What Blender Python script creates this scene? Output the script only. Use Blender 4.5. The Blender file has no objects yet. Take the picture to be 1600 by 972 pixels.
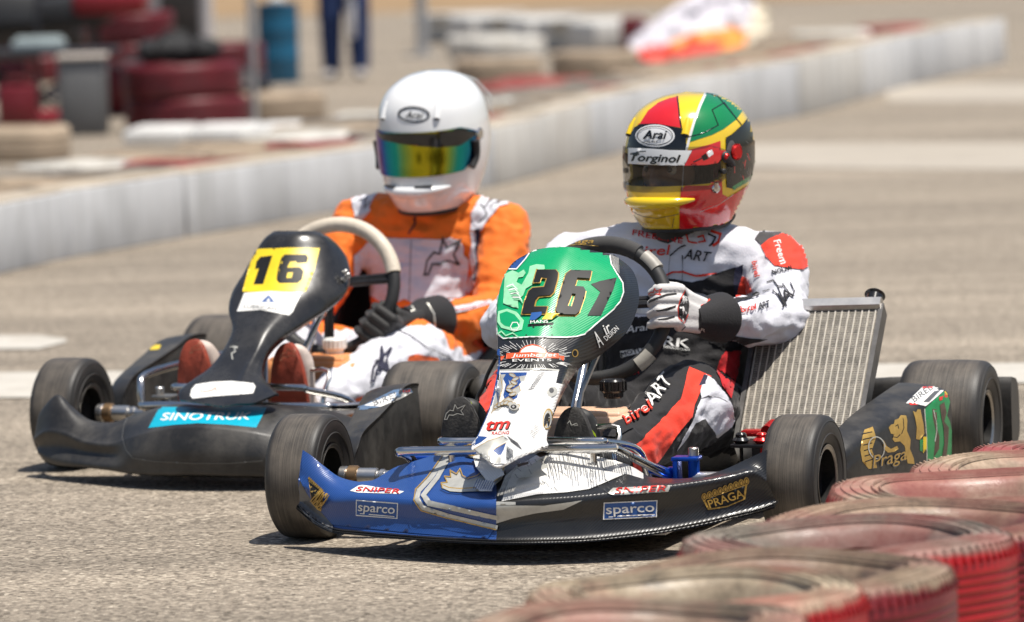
import bpy, bmesh, math, random
import numpy as np
from mathutils import Vector, Matrix, noise
from mathutils.bvhtree import BVHTree
from mathutils.geometry import delaunay_2d_cdt
random.seed(4)
RNG = np.random.default_rng(4)
S = bpy.context.scene
COL = S.collection
R = math.radians

# ------------------------------------------------------------ camera, sky, sun, exposure
FPX, CH, PITCH, ROLL = 8387.0, 1.353, R(4.575), R(1.702)
_r = np.array([1, 0, 0.]); _u = np.array([0, math.sin(PITCH), math.cos(PITCH)]); CW = np.array([0, math.cos(PITCH), -math.sin(PITCH)])
EX = math.cos(ROLL) * _r - math.sin(ROLL) * _u
EU = math.sin(ROLL) * _r + math.cos(ROLL) * _u
C0 = np.array([0, 0, CH])
cam_d = bpy.data.cameras.new('camera'); cam = bpy.data.objects.new('camera', cam_d); COL.objects.link(cam)
cam.matrix_world = Matrix(((EX[0], EU[0], -CW[0], 0), (EX[1], EU[1], -CW[1], 0), (EX[2], EU[2], -CW[2], CH), (0, 0, 0, 1)))
cam_d.sensor_width = 36.0; cam_d.sensor_fit = 'HORIZONTAL'; cam_d.lens = FPX / 1600 * 36
cam_d.clip_start = 0.5; cam_d.clip_end = 2000
cam_d.dof.use_dof = True; cam_d.dof.focus_distance = 11.0; cam_d.dof.aperture_fstop = 4.1
S.camera = cam

SUN_EL, SUN_AZ = 74.0, 125.0      # azimuth clockwise from +Y; the sun stands almost overhead, a little to the right
w = bpy.data.worlds.new('World'); S.world = w; w.use_nodes = True
nt = w.node_tree; bg = nt.nodes['Background']
sky = nt.nodes.new('ShaderNodeTexSky'); sky.sky_type = 'NISHITA'; sky.sun_disc = False
sky.sun_elevation = R(SUN_EL); sky.sun_rotation = R(SUN_AZ); sky.air_density = 1.0; sky.dust_density = 2.0
nt.links.new(sky.outputs[0], bg.inputs[0]); bg.inputs[1].default_value = 0.085
sd = bpy.data.lights.new('sun', 'SUN'); sd.energy = 5.0; sd.angle = R(0.53); sd.color = (1.0, 0.95, 0.875)
sun = bpy.data.objects.new('sun', sd); COL.objects.link(sun)
_el, _az = R(SUN_EL), R(SUN_AZ)
tosun = Vector((math.sin(_az) * math.cos(_el), math.cos(_az) * math.cos(_el), math.sin(_el)))
sun.rotation_euler = tosun.to_track_quat('Z', 'Y').to_euler()
S.view_settings.view_transform = 'Standard'; S.view_settings.look = 'None'
S.view_settings.exposure = 0.27; S.view_settings.gamma = 1.0
S.view_settings.use_curve_mapping = False

# ------------------------------------------------------------ helpers
def lin(c):
    c = c / 255.0
    return c / 12.92 if c <= 0.04045 else ((c + 0.055) / 1.055) ** 2.4
def rgb(r, g, b, k=1.0): return (lin(r) * k, lin(g) * k, lin(b) * k, 1)

_M = {}
def nn(t, ty, **k):
    n = t.nodes.new(ty)
    for a, b in k.items(): setattr(n, a, b)
    return n
def pm(name, col, rough=0.5, metal=0.0, var=0.12, vscale=12.0, bump=0.0, bscale=120.0, coat=0.0, dirt=0.0, dirtcol=(0.30, 0.25, 0.19, 1), sheen=0.0, spec=0.5, stretch=None, dscale=9.0):
    """principled paint with mottled tone, optional grain bump and patches of dust"""
    if name in _M: return _M[name]
    m = bpy.data.materials.new(name); m.use_nodes = True; t = m.node_tree; p = t.nodes['Principled BSDF']
    L = t.links.new
    tc = nn(t, 'ShaderNodeTexCoord'); src = tc.outputs['Object']
    if stretch:
        mp = nn(t, 'ShaderNodeMapping'); mp.inputs['Scale'].default_value = stretch; L(src, mp.inputs[0]); src = mp.outputs[0]
    n1 = nn(t, 'ShaderNodeTexNoise'); n1.inputs['Scale'].default_value = vscale; n1.inputs['Detail'].default_value = 6; n1.inputs['Roughness'].default_value = 0.65
    L(src, n1.inputs['Vector'])
    mx = nn(t, 'ShaderNodeMix', data_type='RGBA')
    mx.inputs[6].default_value = [max(0, c * (1 - var)) for c in col[:3]] + [1]
    mx.inputs[7].default_value = [min(1, c * (1 + var)) for c in col[:3]] + [1]
    mr = nn(t, 'ShaderNodeMapRange'); mr.inputs[1].default_value = 0.3; mr.inputs[2].default_value = 0.7
    L(n1.outputs[0], mr.inputs[0]); L(mr.outputs[0], mx.inputs[0]); out = mx.outputs[2]
    if dirt > 0:
        n2 = nn(t, 'ShaderNodeTexNoise'); n2.inputs['Scale'].default_value = dscale; n2.inputs['Detail'].default_value = 8; n2.inputs['Roughness'].default_value = 0.7
        L(src, n2.inputs['Vector'])
        m2 = nn(t, 'ShaderNodeMapRange'); m2.inputs[1].default_value = 0.45; m2.inputs[2].default_value = 0.75; m2.inputs[4].default_value = dirt
        L(n2.outputs[0], m2.inputs[0])
        mx2 = nn(t, 'ShaderNodeMix', data_type='RGBA'); mx2.inputs[7].default_value = dirtcol
        L(m2.outputs[0], mx2.inputs[0]); L(out, mx2.inputs[6]); out = mx2.outputs[2]
        ad = nn(t, 'ShaderNodeMath', operation='MULTIPLY_ADD'); ad.inputs[1].default_value = 0.35; ad.inputs[2].default_value = rough; ad.use_clamp = True
        L(m2.outputs[0], ad.inputs[0]); L(ad.outputs[0], p.inputs['Roughness'])
    else: p.inputs['Roughness'].default_value = rough
    L(out, p.inputs['Base Color'])
    p.inputs['Metallic'].default_value = metal; p.inputs['Coat Weight'].default_value = coat; p.inputs['Coat Roughness'].default_value = 0.06
    p.inputs['Sheen Weight'].default_value = sheen; p.inputs['Specular IOR Level'].default_value = spec
    if bump > 0:
        n3 = nn(t, 'ShaderNodeTexNoise'); n3.inputs['Scale'].default_value = bscale; n3.inputs['Detail'].default_value = 4
        L(src, n3.inputs['Vector'])
        b = nn(t, 'ShaderNodeBump'); b.inputs['Strength'].default_value = bump; b.inputs['Distance'].default_value = 0.004
        L(n3.outputs[0], b.inputs['Height']); L(b.outputs[0], p.inputs['Normal'])
    _M[name] = m
    return m

def mesh_obj(name, V, Fc, mats, parent=None, fm=None, smooth=True, off=None):
    me = bpy.data.meshes.new(name); me.from_pydata([tuple(v) for v in V], [], [tuple(f) for f in Fc])
    if not isinstance(mats, (list, tuple)): mats = [mats]
    for m in mats: me.materials.append(m)
    if fm is not None: me.polygons.foreach_set('material_index', list(fm))
    me.polygons.foreach_set('use_smooth', [bool(smooth)] * len(me.polygons))
    me.update()
    o = bpy.data.objects.new(name, me); COL.objects.link(o)
    if parent is not None: o.parent = parent
    if off is not None: o.location = off
    return o
def tag(o, label=None, cat=None, group=None, kind=None):
    if label: o['label'] = label
    if cat: o['category'] = cat
    if group: o['group'] = group
    if kind: o['kind'] = kind
    return o
def empty(name, loc=(0, 0, 0), rz=0.0):
    o = bpy.data.objects.new(name, None); o.empty_display_size = 0.1; COL.objects.link(o); o.location = loc; o.rotation_euler = (0, 0, rz); return o

class MB:
    """collects shapes, links them as one mesh"""
    def __init__(s): s.V = []; s.F = []; s.fm = []; s.mi = 0
    def add(s, V, Fc):
        n = len(s.V); s.V += [tuple(v) for v in V]; s.F += [tuple(i + n for i in f) for f in Fc]; s.fm += [s.mi] * len(Fc); return s
    def bm(s, b):
        b.verts.ensure_lookup_table(); b.verts.index_update()
        s.add([v.co[:] for v in b.verts], [[v.index for v in f.verts] for f in b.faces]); b.free(); return s
    def box(s, c, d, rot=None, bev=0.0):
        b = bmesh.new(); bmesh.ops.create_cube(b, size=1)
        for v in b.verts: v.co = Vector((v.co.x * d[0], v.co.y * d[1], v.co.z * d[2]))
        if bev > 0: bmesh.ops.bevel(b, geom=b.edges[:], offset=bev, segments=2, affect='EDGES', profile=0.5)
        if rot is not None: bmesh.ops.rotate(b, verts=b.verts[:], cent=(0, 0, 0), matrix=rot)
        bmesh.ops.translate(b, verts=b.verts[:], vec=c)
        return s.bm(b)
    def tube(s, pts, r, n=12, closed=False, res=0):
        P = [Vector(p) for p in pts]
        if res: P = [Vector(p) for p in cr(np.array([p[:] for p in P]), res * (len(P) - 1) + 1, closed)]
        k = len(P); rr = r if isinstance(r, (list, tuple)) else [r] * k
        if len(rr) != k: rr = list(np.interp(np.linspace(0, 1, k), np.linspace(0, 1, len(rr)), rr))
        V = []; Fc = []; up = None
        for i, p in enumerate(P):
            a = P[(i - 1) % k] if (closed or i > 0) else p; b = P[(i + 1) % k] if (closed or i < k - 1) else p
            d = (b - a).normalized()
            if up is None: up = d.orthogonal().normalized()
            up = (up - d * up.dot(d)).normalized(); q = d.cross(up)
            for j in range(n):
                t = 2 * math.pi * j / n; V.append(p + (up * math.cos(t) + q * math.sin(t)) * rr[i])
        for i in range(k if closed else k - 1):
            for j in range(n):
                a, b2 = i * n + j, i * n + (j + 1) % n; c, d2 = ((i + 1) % k) * n + (j + 1) % n, ((i + 1) % k) * n + j
                Fc.append((a, b2, c, d2))
        if not closed: Fc.append(tuple(range(n))[::-1]); Fc.append(tuple((k - 1) * n + j for j in range(n)))
        return s.add(V, Fc)
    def lathe(s, prof, c=(0, 0, 0), ax=(0, 0, 1), n=48, closed=False):
        """profile of (radius, along-axis)"""
        ax = Vector(ax).normalized(); u = ax.orthogonal().normalized(); v = ax.cross(u); c = Vector(c); V = []; Fc = []; k = len(prof)
        for r, h in prof:
            for j in range(n):
                t = 2 * math.pi * j / n; V.append(c + ax * h + (u * math.cos(t) + v * math.sin(t)) * r)
        for i in range(k if closed else k - 1):
            i2 = (i + 1) % k
            for j in range(n): Fc.append((i * n + j, i * n + (j + 1) % n, i2 * n + (j + 1) % n, i2 * n + j))
        return s.add(V, Fc)
    def disc(s, c, ax, r, h, n=24, bev=0.15):
        b = r * bev
        return s.lathe([(0.0001, -h / 2), (r - b, -h / 2), (r, -h / 2 + b), (r, h / 2 - b), (r - b, h / 2), (0.0001, h / 2)], c, ax, n)
    def build(s, name, mats, parent=None, smooth=True, off=None, auto=35):
        o = mesh_obj(name, s.V, s.F, mats, parent, s.fm, smooth, off)
        b = bmesh.new(); b.from_mesh(o.data); bmesh.ops.recalc_face_normals(b, faces=b.faces[:]); b.to_mesh(o.data); b.free()
        if smooth and auto: o.data.set_sharp_from_angle(angle=R(auto))
        return o

def cr(P, n, closed=False):
    """Catmull-Rom resampling of k control rows to n rows"""
    P = np.asarray(P, float); k = len(P)
    if closed: t = np.linspace(0, k, n, endpoint=False); Q = lambda i: P[i % k]
    else:
        t = np.linspace(0, k - 1, n); E = np.concatenate([[2 * P[0] - P[1]], P, [2 * P[-1] - P[-2]]]); Q = lambda i: E[np.clip(i + 1, 0, k + 1)]
    i = np.floor(t).astype(int)
    if not closed: i = np.minimum(i, k - 2)
    f = (t - i).reshape((-1,) + (1,) * (P.ndim - 1))
    p0, p1, p2, p3 = Q(i - 1), Q(i), Q(i + 1), Q(i + 2)
    return 0.5 * (2 * p1 + (p2 - p0) * f + (2 * p0 - 5 * p1 + 4 * p2 - p3) * f ** 2 + (3 * p1 - p0 - 3 * p2 + p3) * f ** 3)
def grid_surface(ctrl, nu, nv):
    """rows x cols control net -> dense grid verts, faces"""
    A = cr(np.asarray(ctrl, float), nu); A = cr(np.swapaxes(A, 0, 1), nv); A = np.swapaxes(A, 0, 1)
    V = A.reshape(-1, 3); Fc = [(i * nv + j, i * nv + j + 1, (i + 1) * nv + j + 1, (i + 1) * nv + j) for i in range(nu - 1) for j in range(nv - 1)]
    return V, Fc
def baked(o, mods):
    """run modifiers and keep the result as the mesh"""
    for ty, kw in mods:
        m = o.modifiers.new(ty, ty)
        for a, b in kw.items(): setattr(m, a, b)
    dg = bpy.context.evaluated_depsgraph_get(); me = bpy.data.meshes.new_from_object(o.evaluated_get(dg)); old = o.data
    o.modifiers.clear(); o.data = me; me.name = old.name
    bpy.data.meshes.remove(old)
    return o

class Frame:
    """a thing's own axes: x forward, y to its left, z up"""
    def __init__(s, bx=0, by=0, yaw=None):
        s.b = np.array([bx, by, 0.])
        if yaw is None: s.M = np.eye(3); s.rz = 0.0
        else:
            y = R(yaw); s.M = np.array([[-math.sin(y), -math.cos(y), 0], [math.cos(y), -math.sin(y), 0], [0, 0, 1.]]); s.rz = math.atan2(-math.cos(y), -math.sin(y))
    def ray(s, px, py):
        r = (px - 800) / FPX * EX - (py - 486) / FPX * EU + CW
        return s.M @ (C0 - s.b), s.M @ r
    def at(s, px, py, **k):
        o, r = s.ray(px, py); (a, v), = k.items(); i = 'xyz'.index(a)
        return o + r * (v - o[i]) / r[i]
    def world(s, p): return s.b + np.array(p) @ s.M
WF = Frame()
def ground_at(px, py, z=0.0): return WF.at(px, py, z=z)

# ---- markings: flat artwork draped on the surface it is printed on
def seg_of(poly): return [(poly[i], poly[(i + 1) % len(poly)]) for i in range(len(poly))]
def stroke(pts, wd, closed=False):
    """a line of given width as closed polygons"""
    out = []; n = len(pts); P = [Vector(p) for p in pts]
    for i in range(n if closed else n - 1):
        a, b = P[i], P[(i + 1) % n]; d = (b - a)
        if d.length < 1e-6: continue
        d = d.normalized(); q = Vector((-d.y, d.x)) * wd / 2; e = d * wd * 0.35
        out.append([tuple(a - e + q), tuple(b + e + q), tuple(b + e - q), tuple(a - e - q)])
    return out
def ellipse(cx, cy, rx, ry, rot=0.0, n=28, a0=0, a1=360):
    r = R(rot); o = []
    for i in range(n):
        t = R(a0 + (a1 - a0) * i / (n if a1 - a0 == 360 else n - 1)); x, y = rx * math.cos(t), ry * math.sin(t)
        o.append((cx + x * math.cos(r) - y * math.sin(r), cy + x * math.sin(r) + y * math.cos(r)))
    return o
_TX = {}
def text_edges(body, bold=0.0, shear=0.0, space=1.0):
    key = (body, bold, shear, space)
    if key in _TX: return _TX[key]
    c = bpy.data.curves.new('t', 'FONT'); c.body = body; c.offset = bold; c.shear = shear; c.space_character = space; c.resolution_u = 3
    o = bpy.data.objects.new('t', c); COL.objects.link(o)
    dg = bpy.context.evaluated_depsgraph_get(); me = bpy.data.meshes.new_from_object(o.evaluated_get(dg))
    cnt = {}
    for p in me.polygons:
        vs = list(p.vertices)
        for i in range(len(vs)):
            k = tuple(sorted((vs[i], vs[(i + 1) % len(vs)]))); cnt[k] = cnt.get(k, 0) + 1
    E = [((me.vertices[a].co.x, me.vertices[a].co.y), (me.vertices[b].co.x, me.vertices[b].co.y)) for (a, b), n in cnt.items() if n == 1]
    bpy.data.objects.remove(o); bpy.data.curves.remove(c); bpy.data.meshes.remove(me)
    xs = [p[0] for e in E for p in e]; ys = [p[1] for e in E for p in e]
    _TX[key] = (E, min(xs), max(xs), min(ys), max(ys)); return _TX[key]
def text_seg(body, p0, p1, h, bold=0.0, shear=0.0, space=1.0, lean=(0, 0)):
    """baseline p0->p1, capital height h px; lean slants the up vector"""
    E, x0, x1, y0, y1 = text_edges(body, bold, shear, space)
    hh = 0.7
    u = ((p1[0] - p0[0]) / (x1 - x0), (p1[1] - p0[1]) / (x1 - x0)); L = math.hypot(*u); v = (u[1] / L * h / hh + lean[0], -u[0] / L * h / hh + lean[1])
    f = lambda q: (p0[0] + (q[0] - x0) * u[0] + q[1] * v[0], p0[1] + (q[0] - x0) * u[1] + q[1] * v[1])
    return [(f(a), f(b)) for a, b in E]

def _inside(P, seg):
    P = np.asarray(P); ins = np.zeros(len(P), bool); a = seg[:, 0]; b = seg[:, 1]
    for k in range(len(seg)):
        (x0, y0), (x1, y1) = a[k], b[k]
        if y0 == y1: continue
        c = ((y0 > P[:, 1]) != (y1 > P[:, 1])) & (P[:, 0] < (x1 - x0) * (P[:, 1] - y0) / (y1 - y0) + x0)
        ins ^= c
    return ins
class Prints:
    """collects the printed artwork of one surface and drapes it there as thin film"""
    def __init__(s, obj, fr, org=(0, 0), sc=1.0, off=None):
        s.o = obj; s.fr = fr; s.org = org; s.sc = sc; me = obj.data; s.off = Vector(off) if off is not None else Vector((0, 0, 0))
        s.bvh = BVHTree.FromPolygons([tuple(v.co) for v in me.vertices], [tuple(p.vertices) for p in me.polygons])
        s.V = []; s.F = []; s.fm = []; s.mats = list(me.materials); s.boxes = []
    def view(s, org, sc): s.org = org; s.sc = sc; return s
    def px(s, p): return (p[0] / s.sc + s.org[0], p[1] / s.sc + s.org[1])
    def level(s, bx): return 1 + max([l for b, l in s.boxes if b[0] < bx[2] and bx[0] < b[2] and b[1] < bx[3] and bx[1] < b[3]] or [0])
    step = 4.0; base = 0.0005; lay = 0.00009
    def seg(s, seg, mat, layer=None, step=None, maxlen=0.05):
        step = min(step or s.step, s.step) if s.step < 4 else (step or s.step)
        seg = [(s.px(a), s.px(b)) for a, b in seg]
        if mat not in s.mats: s.mats.append(mat)
        mi = s.mats.index(mat)
        V2 = []; E2 = []; dd = {}
        def vid(p):
            k = (round(p[0], 3), round(p[1], 3))
            if k not in dd: dd[k] = len(V2); V2.append(k)
            return dd[k]
        for a, b in seg:
            n = max(1, int(math.hypot(b[0] - a[0], b[1] - a[1]) / step)); pr = vid(a)
            for i in range(1, n + 1):
                q = vid((a[0] + (b[0] - a[0]) * i / n, a[1] + (b[1] - a[1]) * i / n))
                if q != pr: E2.append((pr, q))
                pr = q
        sg = np.array(seg, float)
        mn = sg.min((0, 1)); mxx = sg.max((0, 1))
        gx = np.arange(mn[0] + step / 2, mxx[0], step); gy = np.arange(mn[1] + step / 2, mxx[1], step)
        if len(gx) and len(gy):
            G = np.stack(np.meshgrid(gx, gy), -1).reshape(-1, 2); G = G[_inside(G, sg)]
            if len(G):
                B = np.array(V2)
                keep = [g for g in G if np.min(np.abs(B - g).sum(1)) > step * 0.45]
                V2 += [tuple(g) for g in keep]
        res = delaunay_2d_cdt([Vector(v) for v in V2], E2, [], 0, 1e-4)
        ov, of = res[0], res[2]
        if not of: return s
        cen = np.array([[sum(ov[i][0] for i in f) / len(f), sum(ov[i][1] for i in f) / len(f)] for f in of]); ins = _inside(cen, sg)
        bx = (mn[0], mn[1], mxx[0], mxx[1])
        if layer is None: layer = s.level(bx)
        s.boxes.append((bx, layer))
        hit = {}
        o, _ = s.fr.ray(800, 486); o = Vector(o) 
        for fi, f in enumerate(of):
            if not ins[fi]: continue
            ok = True
            for i in f:
                if i not in hit:
                    _, d = s.fr.ray(*ov[i]); h = s.bvh.ray_cast(o, Vector(d).normalized())
                    if h[0] is None: hit[i] = None
                    else:
                        nrm = h[1] if h[1].dot(Vector(d)) < 0 else -h[1]
                        hit[i] = h[0] + nrm * (s.base + s.lay * layer)
                if hit[i] is None: ok = False
            if not ok: continue
            P = [hit[i] for i in f]
            if max((P[0] - P[1]).length, (P[1] - P[2]).length, (P[2] - P[0]).length) > maxlen: continue
            n = len(s.V); s.V += [tuple(p) for p in P]; s.F.append((n, n + 1, n + 2)); s.fm.append(mi)
        return s
    def poly(s, poly, mat, **k): return s.seg(seg_of(poly), mat, **k)
    def polys(s, ps, mat, **k):
        for p in ps: s.seg(seg_of(p), mat, **k)
        return s
    def line(s, pts, wd, mat, closed=False, **k): return s.polys(stroke(pts, wd, closed), mat, **k)
    def text(s, body, p0, p1, h, mat, bold=0.0, shear=0.0, space=1.0, lean=(0, 0), **k):
        k.setdefault('step', 5.0); sg = text_seg(body, p0, p1, h, 0.0, shear, space, lean); b = bold * h * 0.55
        if b > 0:   # heavier strokes: the same letters again a hair to each side
            for dx, dy in ((-b, 0), (b, 0), (0, -b * .7), (0, b * .7)): s.seg([((p[0] + dx, p[1] + dy), (q[0] + dx, q[1] + dy)) for p, q in sg], mat, **k)
        return s.seg(sg, mat, **k)
    def done(s, name=None, label=None):
        """join the film to the surface's own mesh, or hang it there as a sub-part"""
        if not s.F: return None
        b = bmesh.new()
        if name is None: b.from_mesh(s.o.data)
        vs = [b.verts.new(v) for v in s.V]
        for f, m in zip(s.F, s.fm):
            try: fc = b.faces.new([vs[i] for i in f])
            except ValueError: continue
            fc.material_index = m; fc.smooth = True
        new = vs
        bmesh.ops.remove_doubles(b, verts=new, dist=0.00008)
        if name is None:
            b.to_mesh(s.o.data); b.free()
            for m in s.mats[len(s.o.data.materials):]: s.o.data.materials.append(m)
            return s.o
        me = bpy.data.meshes.new(name); b.to_mesh(me); b.free()
        for m in s.mats: me.materials.append(m)
        o = bpy.data.objects.new(name, me); COL.objects.link(o); o.parent = s.o
        if label: o['label'] = label
        return o

# ---- cloth and skin bodies: hulls melted into one surface
_b = bmesh.new(); bmesh.ops.create_icosphere(_b, subdivisions=2, radius=1.0); ICO = [v.co[:] for v in _b.verts]; _b.free()
def hull_body(name, hulls, voxel, mat, parent, smooth=6, wrinkle=None, off=None, sub=0):
    V = []; Fc = []
    for h in hulls:
        b = bmesh.new()
        for c, r in h:
            r = (r, r, r) if not isinstance(r, (tuple, list)) else r
            if len(h) == 1: bmesh.ops.create_icosphere(b, subdivisions=3, radius=1.0); it = b.verts
            else: it = [b.verts.new(q) for q in ICO]
            for v in it: v.co = Vector((v.co.x * r[0] + c[0], v.co.y * r[1] + c[1], v.co.z * r[2] + c[2]))
        if len(h) > 1:
            bmesh.ops.convex_hull(b, input=b.verts[:]); bmesh.ops.delete(b, geom=[v for v in b.verts if not v.link_faces], context='VERTS')
        b.verts.index_update(); n = len(V); V += [v.co[:] for v in b.verts]; Fc += [[v.index + n for v in f.verts] for f in b.faces]; b.free()
    b = bmesh.new(); me = bpy.data.meshes.new('t'); me.from_pydata(V, [], Fc); b.from_mesh(me); bpy.data.meshes.remove(me)
    me = bpy.data.meshes.new(name); b.to_mesh(me); b.free()
    o = bpy.data.objects.new(name, me); COL.objects.link(o)
    baked(o, [('REMESH', dict(mode='VOXEL', voxel_size=voxel)), ('SMOOTH', dict(factor=0.5, iterations=smooth))])
    me = o.data
    if wrinkle:
        nr = [v.normal.copy() for v in me.vertices]
        for v, n in zip(me.vertices, nr): v.co = v.co + n * wrinkle(v.co)
    me.materials.append(mat); me.polygons.foreach_set('use_smooth', [True] * len(me.polygons)); me.update()
    if parent: o.parent = parent
    if off is not None: o.location = off
    return o
def cloth_wrinkle(amp=0.006, seed=0.0, axes=()):
    def f(p):
        d1 = 1 - abs(noise.noise(Vector((p.x * 22 + p.z * 14, p.y * 12 + seed, p.z * 34 - p.x * 10)))) * 2.6
        q = Vector((p.x * 9 + seed, p.y * 9, p.z * 9)); wv = noise.noise_vector(q * 0.7) * 0.5
        a = noise.noise(q + wv * 1.5); b_ = 1 - abs(noise.noise(Vector((p.x * 16, p.y * 16 + seed, p.z * 22)) + wv * 3)) * 2
        c = 1 - abs(noise.noise(Vector((p.x * 30, p.y * 34, p.z * 26 + seed)) + wv * 4)) * 2
        return amp * (0.5 * a + 0.55 * b_ + 0.3 * c + 0.35 * max(-.6, d1) - 0.45)
    return f

# ------------------------------------------------------------ materials
def asphalt_mat():
    m = bpy.data.materials.new('asphalt'); m.use_nodes = True; t = m.node_tree; p = t.nodes['Principled BSDF']; L = t.links.new
    tc = nn(t, 'ShaderNodeTexCoord'); src = tc.outputs['Object']
    def noise_(sc, det=4, ro=0.6, scale=None):
        s_ = src
        if scale: mp = nn(t, 'ShaderNodeMapping'); mp.inputs['Scale'].default_value = scale; L(src, mp.inputs[0]); s_ = mp.outputs[0]
        n = nn(t, 'ShaderNodeTexNoise'); n.inputs['Scale'].default_value = sc; n.inputs['Detail'].default_value = det; n.inputs['Roughness'].default_value = ro; L(s_, n.inputs['Vector']); return n.outputs[0]
    vor = nn(t, 'ShaderNodeTexVoronoi'); vor.inputs['Scale'].default_value = 105; L(src, vor.inputs['Vector'])
    sep = nn(t, 'ShaderNodeSeparateColor'); L(vor.outputs['Color'], sep.inputs[0])
    ramp = nn(t, 'ShaderNodeValToRGB'); e = ramp.color_ramp.elements
    e[0].position = 0.0; e[0].color = (0.12, 0.098, 0.073, 1); e[1].position = 1.0; e[1].color = (0.60, 0.52, 0.41, 1)
    for q, c in ((0.25, (0.26, 0.218, 0.168)), (0.6, (0.345, 0.29, 0.225)), (0.9, (0.41, 0.348, 0.27))): x = e.new(q); x.color = (*c, 1)
    L(sep.outputs[0], ramp.inputs[0])
    # tar between the stones, wide worn bands and stains
    fine = noise_(70, 3, 0.7); r2 = nn(t, 'ShaderNodeMapRange'); r2.inputs[1].default_value = 0.33; r2.inputs[2].default_value = 0.62; r2.inputs[3].default_value = 0.62; r2.inputs[4].default_value = 1.12; L(fine, r2.inputs[0])
    big = noise_(0.9, 5, 0.6, (0.35, 1.0, 1)); r3 = nn(t, 'ShaderNodeMapRange'); r3.inputs[1].default_value = 0.3; r3.inputs[2].default_value = 0.7; r3.inputs[3].default_value = 0.74; r3.inputs[4].default_value = 1.12; L(big, r3.inputs[0])
    mu = nn(t, 'ShaderNodeMath', operation='MULTIPLY'); L(r2.outputs[0], mu.inputs[0]); L(r3.outputs[0], mu.inputs[1])
    streak = noise_(1.0, 4, 0.6, (0.25, 4.0, 1)); r4 = nn(t, 'ShaderNodeMapRange'); r4.inputs[1].default_value = 0.35; r4.inputs[2].default_value = 0.7; r4.inputs[3].default_value = 0.76; r4.inputs[4].default_value = 1.06; L(streak, r4.inputs[0])
    mu2 = nn(t, 'ShaderNodeMath', operation='MULTIPLY'); L(mu.outputs[0], mu2.inputs[0]); L(r4.outputs[0], mu2.inputs[1])
    vm = nn(t, 'ShaderNodeVectorMath', operation='SCALE'); L(ramp.outputs[0], vm.inputs[0]); L(mu2.outputs[0], vm.inputs['Scale'])
    L(vm.outputs[0], p.inputs['Base Color']); p.inputs['Roughness'].default_value = 0.85; p.inputs['Specular IOR Level'].default_value = 0.3
    bh = nn(t, 'ShaderNodeMath', operation='SUBTRACT'); L(fine, bh.inputs[0]); L(vor.outputs['Distance'], bh.inputs[1])
    b = nn(t, 'ShaderNodeBump'); b.inputs['Strength'].default_value = 0.7; b.inputs['Distance'].default_value = 0.004; L(bh.outputs[0], b.inputs['Height']); L(b.outputs[0], p.inputs['Normal'])
    return m
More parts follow.
